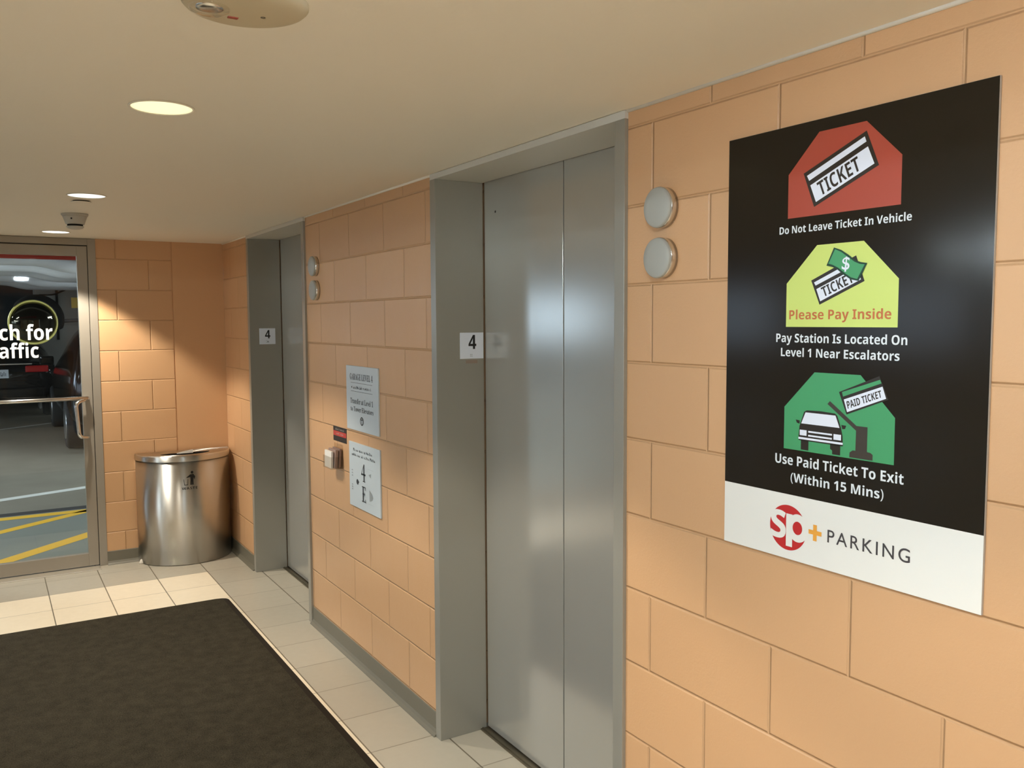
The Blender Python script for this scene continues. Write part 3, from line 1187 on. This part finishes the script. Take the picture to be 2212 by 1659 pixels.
root = thing('window_1', 'glazed sidelight left of the glass door', 'window', (-2.57, D, 0), kind='structure')
dpart('frame', [(WX, WX + 0.05, D, D + 0.11, 0, 2.17), (LJ - 0.05, LJ, D, D + 0.11, 0, 2.17), (WX + 0.05, LJ - 0.05, D, D + 0.11, 2.08, 2.17),
                (WX + 0.05, LJ - 0.05, D, D + 0.11, 0, 0.12)], m_alu, root)
dpart('glass_pane', [(WX + 0.045, LJ - 0.045, D + 0.05, D + 0.056, 0.115, 2.085)], m_glass, root, bevel=0)
root = thing('window_2', 'glazed opening opposite the elevators', 'window', (WX - 0.07, 2.9, 0), kind='structure')
dpart('frame', [(WX - 0.12, WX - 0.02, a, a + 0.05, 0, 2.155) for a in (0.6, 1.72, 2.84, 3.96, 5.15)]
      + [(WX - 0.12, WX - 0.02, 0.65, 5.15, 2.12, 2.155), (WX - 0.12, WX - 0.02, 0.65, 5.15, 0.0, 0.10)], m_alu, root)
for a in (0.65, 1.77, 2.89, 4.01):
    dpart('glass_pane', [(WX - 0.073, WX - 0.067, a - 0.004, a + 1.144 if a > 4 else a + 1.074, 0.096, 2.124)], m_glass, root, bevel=0)

root = thing('added_window_3', 'added glazed opening behind the viewer for fill light', 'window', (-1.7, WY - 0.07, 0), kind='structure')  # added, unseen: lets cool fill light onto the elevator jambs
dpart('frame', [(a, a + 0.05, WY - 0.12, WY - 0.02, 0, 2.08) for a in (-3.0, -2.1, -1.25, -0.40)]
      + [(-2.95, -0.40, WY - 0.12, WY - 0.02, 2.03, 2.08), (-2.95, -0.40, WY - 0.12, WY - 0.02, 0.0, 0.08)], m_alu, root)
for a, b in ((-2.95, -2.1), (-2.05, -1.25), (-1.20, -0.40)):
    dpart('glass_pane', [(a - 0.004, b + 0.004, WY - 0.073, WY - 0.067, 0.076, 2.034)], m_glass, root, bevel=0)

# ------------------------------------------------------------------ ceiling fittings
def downlight(x, y, lab, rgb, st, watts=DOWN_W, drop=False):
    root = thing('downlight', lab, 'ceiling light', (x, y, H), 'recessed downlights in a row')
    bm = new_bm()
    lathe(bm, [(0.0755, 0.0), (0.0790, -0.0005), (0.0790, -0.002), (0.0750, -0.0035), (0.0735, -0.002), (0.0735, 0.0)], (x, y, H), 'z', 48)
    part('trim_ring', bm, m_ceiling, root)
    bm = new_bm()
    if drop:      # opal lens hanging a little below the ceiling: it washes the ceiling and the upper walls
        lathe(bm, [(0.0735, -0.002), (0.0735, -0.024), (0.069, -0.032), (0.040, -0.036), (0.001, -0.037)], (x, y, H), 'z', 48)
    else:
        lathe(bm, [(0.0735, -0.0012), (0.060, -0.0016), (0.030, -0.0018), (0.001, -0.0018)], (x, y, H), 'z', 48)
    part('lens', bm, mat('lit_lens', (255, 255, 255), 0.5, emit=rgb, strength=st), root)
    ld = bpy.data.lights.new('downlight_lamp', 'SPOT')
    ld.energy = watts
    ld.color = DOWN_RGB
    ld.spot_size = math.radians(104)
    ld.spot_blend = 0.26
    ld.shadow_soft_size = 0.03
    lo_ = bpy.data.objects.new('downlight_lamp', ld)
    COL.objects.link(lo_)
    lo_.parent = root
    lo_.location = (0, 0, -0.044 if drop else -0.012)
    return root


downlight(-1.048, 2.380, 'nearest visible round downlight, yellowish lens', (1.0, 0.93, 0.52), 0.60)
downlight(-1.056, 4.172, 'middle round downlight just before the small flush disc', (0.93, 1.0, 0.97), 0.75)
downlight(-1.063, 5.918, 'farthest round downlight, by the glass door', (1.0, 0.97, 0.88), 1.6, DOWN_W * 1.3)
downlight(-1.045, 0.600, 'round downlight with dropped opal lens over the viewer, out of sight', (0.74, 0.89, 1.0), DROP, DOWN_W * 0.45, True)
downlight(-1.045, -1.180, 'round downlight behind the viewer, out of sight', (1.0, 0.93, 0.6), 1.2)

# small flush sprinkler disc
root = thing('sprinkler_cover', 'small flush sprinkler disc close behind the middle downlight', 'sprinkler', (-1.060, 4.370, H))
bm = new_bm()
lathe(bm, [(0.034, 0.0), (0.034, -0.006)], (-1.060, 4.370, H), 'z', 32)
part('collar', bm, m_gap, root)
bm = new_bm()
lathe(bm, [(0.034, -0.005), (0.0415, -0.005), (0.0415, -0.0062), (0.036, -0.0072), (0.002, -0.0075)], (-1.060, 4.370, H), 'z', 40)
part('cover_disc', bm, m_ceiling, root)

# tapered smoke detector
sx, sy = -1.043, 4.905
root = thing('smoke_detector', 'tapered grey smoke detector near the far ceiling end', 'smoke detector', (sx, sy, H))
bm = new_bm()
lathe(bm, [(0.062, 0.0), (0.062, -0.008), (0.058, -0.012)], (sx, sy, H), 'z', 40)
part('base', bm, m_plastic2, root)
bm = new_bm()
lathe(bm, [(0.057, -0.011), (0.055, -0.018), (0.047, -0.040), (0.043, -0.052), (0.034, -0.053)], (sx, sy, H), 'z', 40)
part('housing', bm, m_plastic2, root)
bm = new_bm()
lathe(bm, [(0.036, -0.052), (0.036, -0.064)], (sx, sy, H), 'z', 40)
part('vent', bm, m_gap, root, 'dark sensing slot')
bm = new_bm()
lathe(bm, [(0.040, -0.062), (0.0405, -0.065), (0.034, -0.073), (0.020, -0.077), (0.002, -0.078)], (sx, sy, H), 'z', 40)
part('cap', bm, m_plastic2, root)
for k in range(10):
    pass
bm = new_bm()
lathe(bm, [(0.004, 0.0), (0.004, 0.003), (0.001, 0.004)], (sx - 0.020, sy - 0.050, H - 0.028), '-y', 12)
part('indicator', bm, m_gap, root)

# large round alarm at the top edge
ax, ay = -1.052, 1.537
root = thing('ceiling_alarm', 'large round beige ceiling alarm cut by the top edge', 'alarm', (ax, ay, H))
bm = new_bm()
lathe(bm, [(0.105, 0.0), (0.105, -0.005), (0.100, -0.010), (0.088, -0.0135), (0.060, -0.0155), (0.030, -0.0160), (0.001, -0.0162)], (ax, ay, H), 'z', 64)
part('body', bm, m_plastic, root)
bm = new_bm()
lathe(bm, [(0.034, -0.010), (0.034, -0.017), (0.030, -0.022), (0.018, -0.026), (0.001, -0.027)], (ax - 0.058, ay + 0.012, H), 'z', 40)
part('strobe_lens', bm, m_acrylic, root, 'clear strobe dome')
bm = new_bm()
lathe(bm, [(0.024, -0.010), (0.022, -0.017), (0.012, -0.019), (0.001, -0.019)], (ax - 0.058, ay + 0.012, H), 'z', 32)
part('reflector', bm, m_chrome, root)
bm = new_bm()
box(bm, ax - 0.022, ax - 0.004, ay + 0.034, ay + 0.044, H - 0.0175, H - 0.012, 0.0015)
part('indicator', bm, m_led, root, 'small red window')
bm = new_bm()
lathe(bm, [(0.0042, -0.012), (0.0042, -0.0168), (0.001, -0.0172)], (ax + 0.032, ay + 0.012, H), 'z', 14)
part('screw', bm, m_sill, root)

# ------------------------------------------------------------------ garage beyond the glass
GH = 2.62
GX0_, GX1_, GY0_, GY1_ = -14.5, 5.0, -10.0, 22.0
bm = new_bm()
box(bm, GX0_, GX1_, D + 0.06, GY1_, -0.15, -0.004)
box(bm, GX0_, WX - 0.15, GY0_, D + 0.06, -0.15, -0.004)
box(bm, WX - 0.15, 1.5, GY0_, WY, -0.15, -0.004)
gf = tag(obj('garage_floor', bm, m_conc), 'worn concrete garage floor beyond the glass', 'floor', kind='structure')
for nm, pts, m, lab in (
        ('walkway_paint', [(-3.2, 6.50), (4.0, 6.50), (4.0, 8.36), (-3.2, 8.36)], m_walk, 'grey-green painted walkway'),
        ('curb_shade_line', [(-8, 8.36), (4, 8.36), (4, 8.50), (-8, 8.50)], m_dline, 'dark strip across the floor, painted shade of the curb edge'),  # curb edge shade laid on the floor as colour
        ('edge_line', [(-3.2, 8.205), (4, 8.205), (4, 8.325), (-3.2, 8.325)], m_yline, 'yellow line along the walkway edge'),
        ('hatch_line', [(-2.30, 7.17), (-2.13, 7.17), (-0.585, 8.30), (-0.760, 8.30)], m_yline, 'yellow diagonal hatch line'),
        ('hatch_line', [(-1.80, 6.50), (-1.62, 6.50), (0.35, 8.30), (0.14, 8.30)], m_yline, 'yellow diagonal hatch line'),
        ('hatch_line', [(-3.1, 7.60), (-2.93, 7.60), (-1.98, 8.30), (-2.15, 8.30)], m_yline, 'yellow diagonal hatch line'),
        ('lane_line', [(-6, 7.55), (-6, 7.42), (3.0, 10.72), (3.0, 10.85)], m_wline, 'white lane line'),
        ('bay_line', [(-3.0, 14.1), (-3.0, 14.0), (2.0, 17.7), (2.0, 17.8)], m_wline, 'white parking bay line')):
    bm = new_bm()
    z = {'walkway_paint': -0.0032, 'curb_shade_line': -0.0030}.get(nm, -0.0022)
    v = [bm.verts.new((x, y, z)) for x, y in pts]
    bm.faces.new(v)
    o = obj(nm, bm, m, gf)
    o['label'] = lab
bm = new_bm()
box(bm, GX0_, GX1_, D + 0.13, GY1_, GH, GH + 0.2)
box(bm, GX0_, WX - 0.16, GY0_, D + 0.13, GH, GH + 0.2)
box(bm, WX - 0.16, 1.5, GY0_, WY - 0.02, GH, GH + 0.2)
tag(obj('garage_ceiling', bm, mat('garage_soffit', (96, 96, 94), 0.8)), 'concrete garage ceiling', 'ceiling', kind='structure')
O0, O1 = 1.05, 2.35        # height of the open band in the garage's outer walls
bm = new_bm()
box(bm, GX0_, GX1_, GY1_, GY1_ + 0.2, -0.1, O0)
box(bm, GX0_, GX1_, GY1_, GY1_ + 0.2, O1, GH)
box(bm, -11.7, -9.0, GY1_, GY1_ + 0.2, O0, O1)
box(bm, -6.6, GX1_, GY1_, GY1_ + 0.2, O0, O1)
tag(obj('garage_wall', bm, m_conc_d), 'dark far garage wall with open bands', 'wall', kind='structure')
bm = new_bm()
box(bm, GX0_ - 0.2, GX0_, GY0_, GY1_, -0.1, O0)
box(bm, GX0_ - 0.2, GX0_, GY0_, GY1_, O1, GH)
for a, b in ((GY0_, -1.5), (3.2, 4.0), (8.6, 9.6), (12.4, 14.2), (17.0, GY1_)):
    box(bm, GX0_ - 0.2, GX0_, a, b, O0, O1)
box(bm, GX1_, GX1_ + 0.2, D + 0.2, GY1_, -0.1, GH)
box(bm, GX0_, 1.7, GY0_ - 0.2, GY0_, -0.1, GH)
box(bm, 1.5, 1.7, GY0_, WY, -0.1, GH)
box(bm, 0.3, 1.7, WY - 0.15, WY - 0.02, -0.1, GH)
box(bm, WX - 0.15, 0.3, WY - 0.15, WY - 0.02, H + 0.12, GH)
tag(obj('garage_wall', bm, m_conc_w), 'pale side walls of the garage with open bands', 'wall', kind='structure')
bm = new_bm()
box(bm, WX - 0.15, 5.0, D + 0.115, D + 0.21, H, GH)
box(bm, 0.3, 5.0, D + 0.115, D + 0.21, 0, H)
box(bm, WX - 0.2, WX - 0.15, GY0_, D + 0.2, H, GH)
tag(obj('garage_wall', bm, m_conc_w), 'pale wall over the lobby front', 'wall', kind='structure')

# concrete column with conduits and a yellow sign
bm = new_bm()
box(bm, -0.62, 0.20, 18.6, 19.1, -0.004, GH, 0.02)
tag(obj('garage_pillar', bm, m_conc_w), 'pale concrete column in the garage', 'pillar', kind='structure')
bm = new_bm()
tube(bm, arc_pts([(-0.25, 18.57, 1.30), (-0.25, 18.57, 2.02), (-0.25, 18.57, 2.44)], 0.05), 0.022, 10)
tag(obj('conduit', bm, m_gap), 'vertical dark conduit on the garage column', 'conduit')
bm = new_bm()
tube(bm, arc_pts([(-0.55, 18.51, 2.14), (-0.30, 18.51, 2.15), (0.10, 18.51, 2.34)], 0.05), 0.016, 10)
tag(obj('conduit', bm, m_gap), 'sloping dark conduit crossing the garage column', 'conduit')
root = thing('yellow_sign', 'small yellow sign on the concrete column in the garage', 'sign', (0.06, 18.57, 1.95))
bm = new_bm()
box(bm, -0.01, 0.14, 18.515, 18.525, 1.90, 2.10, 0.002)
part('panel', bm, mat('yellow_panel', (255, 212, 100), 0.5), root)
bm = new_bm()
box(bm, 0.05, 0.08, 18.525, 18.60, 1.97, 2.0)
part('bracket', bm, m_gap, root)

# insulated pipes hung under the garage ceiling, each with a dropped offset
PIPES = ((10.6, -0.86), (12.0, -0.84), (13.4, -0.83), (15.6, -0.92), (17.4, -1.02))
PLAB = ('first', 'second', 'third', 'fourth', 'fifth')
for (yy, kx), ordn in zip(PIPES, PLAB):
    zl, zr = 2.31 + 0.006 * (yy - 10.6), 2.235 + 0.006 * (yy - 10.6)
    root = thing('insulated_pipe', 'pale wrapped pipe under the garage ceiling, %s from the glass door' % ordn, 'pipe', (kx, yy, zl), 'wrapped pipes in the garage')
    bm = new_bm()
    tube(bm, arc_pts([(GX0_ + 1.2, yy, zl), (kx - 0.05, yy, zl), (kx + 0.20, yy - 0.03, zr), (4.6, yy - 0.03, zr)], 0.12), 0.080, 18)
    part('pipe', bm, m_pipe, root)
    for hx in (-4.0, -2.2, 0.6, 2.6):
        bm = new_bm()
        tube(bm, [(hx, yy, (zl if hx < kx else zr) + 0.09), (hx, yy, GH)], 0.008, 8)
        part('hanger', bm, m_sill, root)

# red clearance bar just outside the door
root = thing('clearance_bar', 'red bar hung outside above the glass door', 'bar', (-1.8, 8.6, 2.20))
bm = new_bm()
box(bm, -3.2, -0.55, 8.57, 8.63, 2.176, 2.285, 0.01)
part('bar', bm, m_cone, root)
for hx in (-3.0, -0.65):
    bm = new_bm()
    tube(bm, [(hx, 8.6, 2.27), (hx, 8.6, GH)], 0.006, 8)
    part('hanger', bm, m_sill, root)

# convex mirror with pale rim and dark hood
mx, my, mz, mr = -0.975, 11.2, 1.630, 0.245
root = thing('convex_mirror', 'round dark convex mirror with pale rim in the garage', 'mirror', (mx, my, mz))
bm = new_bm()
lathe(bm, [(mr - 0.012, 0.0), (mr * 0.85, 0.028), (mr * 0.6, 0.052), (mr * 0.3, 0.066), (0.002, 0.07)], (mx, my, mz), '-y', 48)
part('mirror_face', bm, m_mirror, root)
bm = new_bm()
lathe(bm, [(mr - 0.014, 0.004), (mr - 0.010, 0.016), (mr, 0.018), (mr + 0.008, 0.010), (mr + 0.008, -0.010), (mr - 0.01, -0.012)], (mx, my, mz), '-y', 48)
part('rim', bm, m_rim, root, 'pale yellow rim')
bm = new_bm()
rings = []
for dy, rr, ox in ((0.03, mr + 0.010, 0.0), (0.0, mr + 0.022, 0.018), (-0.04, mr + 0.034, 0.040), (-0.05, mr + 0.022, 0.036)):
    rings.append([bm.verts.new((mx + ox + rr * math.cos(a), my - dy * 0.8, mz + ox * 0.9 + rr * math.sin(a)))
                  for a in (math.radians(-22 + 162 * k / 30) for k in range(31))])
for a, b in zip(rings, rings[1:]):
    for k in range(30):
        f = bm.faces.new((a[k], a[k + 1], b[k + 1], b[k]))
        f.smooth = True
part('hood', bm, mat('hood_black', (12, 10, 8), 0.9, spec=0.1), root, 'dark curved hood')
bm = new_bm()
tube(bm, arc_pts([(mx, my - 0.01, mz), (mx, my + 0.09, mz), (-0.12, my + 0.09, mz + 0.04)], 0.05), 0.022, 10)
tube(bm, [(-0.12, my + 0.09, -0.004), (-0.12, my + 0.09, 2.0)], 0.035, 12)
part('post', bm, m_gap, root)


# ------------------------------------------------------------------ parked cars
def car(cx, yr, L, Wd, Ht, lab, suv=False):
    """rear of the car at y = yr facing the lobby, nose further away; half-width profile lofted along the length"""
    hw = Wd / 2
    root = thing('parked_car', lab, 'car', (cx, yr + L / 2, -0.004))
    st = []            # (y, width scale, sill z, belt z, top z, top width scale)
    if suv:
        prof = ((0.00, .84, .42, .95, 1.02, .74), (0.06, .95, .30, 1.05, 1.22, .78), (0.30, .99, .26, 1.06, Ht - .04, .74), (0.60, 1., .25, 1.06, Ht, .74),
                (1.8, 1., .24, 1.05, Ht, .74), (2.7, 1., .24, 1.03, Ht - .12, .70), (3.35, 1., .24, 1.00, 1.06, .80), (4.2, .96, .26, .92, .96, .78), (L - .12, .86, .32, .78, .82, .72), (L, .72, .42, .66, .70, .62))
    else:
        prof = ((0.00, .82, .44, .80, .84, .76), (0.06, .93, .30, .92, .98, .80), (0.35, .98, .24, .96, 1.02, .80), (0.75, 1., .22, .96, 1.10, .76), (1.35, 1., .21, .95, Ht - .02, .68),
                (2.2, 1., .21, .94, Ht, .68), (2.9, 1., .21, .93, Ht - .14, .68), (3.5, 1., .22, .91, .96, .80), (4.2, .95, .24, .82, .86, .76), (L - .12, .86, .30, .70, .74, .70), (L, .74, .40, .60, .64, .62))
    bm = new_bm()
    rings = []
    for dy, ws, z0, zb, zt, tw in prof:
        w = hw * ws
        pts = [(-w * .86, z0), (-w, z0 + .16), (-w * 1.0, (z0 + zb) / 2 + .05), (-w * .97, zb), (-w * (tw + .04), zt - .05), (-w * tw * .8, zt),
               (w * tw * .8, zt), (w * (tw + .04), zt - .05), (w * .97, zb), (w * 1.0, (z0 + zb) / 2 + .05), (w, z0 + .16), (w * .86, z0)]
        rings.append([bm.verts.new((cx + x, yr + dy, z)) for x, z in pts])
    k = len(rings[0])
    for a, b in zip(rings, rings[1:]):
        for i in range(k):
            f = bm.faces.new((a[i], a[(i + 1) % k], b[(i + 1) % k], b[i]))
            f.smooth = True
    bm.faces.new(rings[0])
    bm.faces.new(rings[-1][::-1])
    body = part('body', bm, m_car, root)
    md = body.modifiers.new('smooth', 'SUBSURF')
    md.levels = md.render_levels = 2
    # rear window
    bm = new_bm()
    if suv:
        q = [(-.62, -.012, 1.08), (.62, -.012, 1.08), (.56, .20, Ht - .14), (-.56, .20, Ht - .14)]
    else:
        q = [(-.62, .62, 1.04), (.62, .62, 1.04), (.54, 1.22, Ht - .06), (-.54, 1.22, Ht - .06)]
    v0 = [bm.verts.new((cx + x, yr + y, z + .012)) for x, y, z in q]
    v1 = [bm.verts.new((cx + x, yr + y + .03, z - .02)) for x, y, z in q]
    bm.faces.new(v0)
    bm.faces.new(v1[::-1])
    for i in range(4):
        bm.faces.new((v0[i], v0[(i + 1) % 4], v1[(i + 1) % 4], v1[i]))
    part('rear_window', bm, m_carglass, root)
    # lamps, plate, bumper trim, exhausts
    zl = .98 if suv else .86
    for s in (-1, 1):
        bm = new_bm()
        box(bm, cx + s * hw * .62 - .17, cx + s * hw * .62 + .17, yr - .012, yr + .10, zl - .055, zl + .055, 0.02)
        part('tail_lamp', bm, m_tail, root, 'red tail lamp')
    bm = new_bm()
    box(bm, cx - .16, cx + .16, yr - .02, yr - .008, .72, .86, 0.004)
    pl_ = part('number_plate', bm, m_plate, root, 'pale number plate')
    p = Print2D(lambda s, t, h: (cx + s, yr - .0205 - h, t))
    p.scribble(-.13, .13, .755, .07, 1, 0, 6, (6,))
    o = obj('plate_characters', p.bm, m_signink, pl_, (0, 0, 0), shift=(cx, yr + L / 2, -0.004))
    bm = new_bm()
    box(bm, cx - hw * .78, cx + hw * .78, yr - .03, yr + .08, .36, .56, 0.03)
    part('bumper', bm, m_car, root)
    bm = new_bm()
    box(bm, cx - hw * .55, cx + hw * .55, yr - .022, yr, zl + .075, zl + .098, 0.006)
    part('chrome_strip', bm, m_chrome, root, 'thin chrome strip')
    for s in (-1, 1):
        for wy in (.95, L - .95):
            bm = new_bm()
            tube(bm, [(cx + s * (hw - .24), yr + wy, .32), (cx + s * (hw - .20), yr + wy, .32), (cx + s * (hw - .02), yr + wy, .32), (cx + s * (hw + .005), yr + wy, .32)], [.30, .325, .325, .30], 28)
            wh = part('wheel', bm, m_tyre, root)
            bm = new_bm()
            tube(bm, [(cx + s * (hw - .02), yr + wy, .32), (cx + s * (hw + .012), yr + wy, .32)], .20, 24)
            obj('hub', bm, m_chrome, wh, (0, 0, 0), shift=(cx, yr + L / 2, -0.004))
    for s in (-1, 1):
        bm = new_bm()
        box(bm, cx + s * hw - .02 if s > 0 else cx - hw - .17, cx + s * hw + .17 if s > 0 else cx - hw + .02, yr + 3.0, yr + 3.09, 1.0, 1.13, 0.03)
        part('wing_mirror', bm, m_car, root)
    return root


car(-1.30, 16.4, 4.7, 1.84, 1.44, 'black saloon car seen from behind through the glass door')
car(0.36, 11.6, 4.6, 1.92, 1.62, 'black tall car parked right of the black saloon', True)


# ------------------------------------------------------------------ garage fluorescent lamps
def batten(x, y, z, L, lab, watts=TUBE_W, along='x', bare=False):
    root = thing('fluorescent_lamp', lab, 'ceiling light', (x, y, z), 'garage fluorescent lamps')
    dx, dy = (L / 2, 0.06) if along == 'x' else (0.06, L / 2)
    bm = new_bm()
    box(bm, x - dx, x + dx, y - dy, y + dy, z + 0.03, z + 0.09, 0.006)
    part('housing', bm, m_pipe, root)
    bm = new_bm()
    o2 = 0.03
    ends = ((x - dx + .02, y, z + .015), (x + dx - .02, y, z + .015)) if along == 'x' else ((x, y - dy + .02, z + .015), (x, y + dy - .02, z + .015))
    tube(bm, ends, 0.016, 12)
    part('tube', bm, mat('lit_tube', (255, 255, 255), 0.5, emit=TUBE_RGB, strength=watts / (math.pi * 2 * math.pi * 0.016 * L) if bare else 6.0), root)
    if bare:
        return root
    ld = bpy.data.lights.new('tube_lamp', 'AREA')
    ld.shape = 'RECTANGLE'
    ld.size, ld.size_y = (L - .05, 0.10) if along == 'x' else (0.10, L - .05)
    ld.energy = watts
    ld.color = TUBE_RGB
    lo_ = bpy.data.objects.new('tube_lamp', ld)
    COL.objects.link(lo_)
    lo_.parent = root
    lo_.location = (0, 0, -0.006)
    return root


for bx_, by_, lab in ((0.30, 10.2, 'added bare tube lamp under the pipes, nearer, right of the car lane'), (0.70, 14.2, 'added bare tube lamp under the pipes, farther, right of the car lane'),
                      (-2.30, 11.4, 'added bare tube lamp under the pipes, left of the car lane')):
    batten(bx_, by_, 2.02, 0.9, lab, 52, 'y', True)  # added out of view to brighten the pipes
batten(-3.4, 8.4, 2.45, 1.2, 'tube lamp outside left of the glass door', 45)
batten(2.4, 9.4, 2.45, 1.2, 'tube lamp outside right of the glass door', 40)
batten(-6.2, 12.7, 2.45, 1.2, 'tube lamp over the far left lane', 60)
batten(-7.0, 18.0, 2.45, 1.2, 'tube lamp by the far left bays', 60)
batten(2.6, 14.3, 2.45, 1.2, 'tube lamp over the far right bays', 30)
for bx_, by_, lab in ((-8.5, 0.4, 'added bare tube lamp in the side bay, nearest the viewer'), (-8.5, 3.0, 'added bare tube lamp in the middle of the side bay'),
                      (-8.5, 5.6, 'added bare tube lamp at the far end of the side bay'), (-11.5, 1.7, 'added bare tube lamp deep in the side bay, nearer'),
                      (-11.5, 4.3, 'added bare tube lamp deep in the side bay, farther')):
    batten(bx_, by_, 2.40, 1.2, lab, SIDE_FILL_W, 'y', True)  # added, unseen: throw cool light from the left onto the right wall
batten(-2.6, -4.6, 2.45, 1.2, 'added fill tube lamp beyond the opening behind the viewer', TUBE_W)  # this lamp and the next are added, unseen, for fill from behind
batten(-5.4, -6.6, 2.45, 1.2, 'added fill tube lamp farther beyond the opening behind the viewer', TUBE_W)
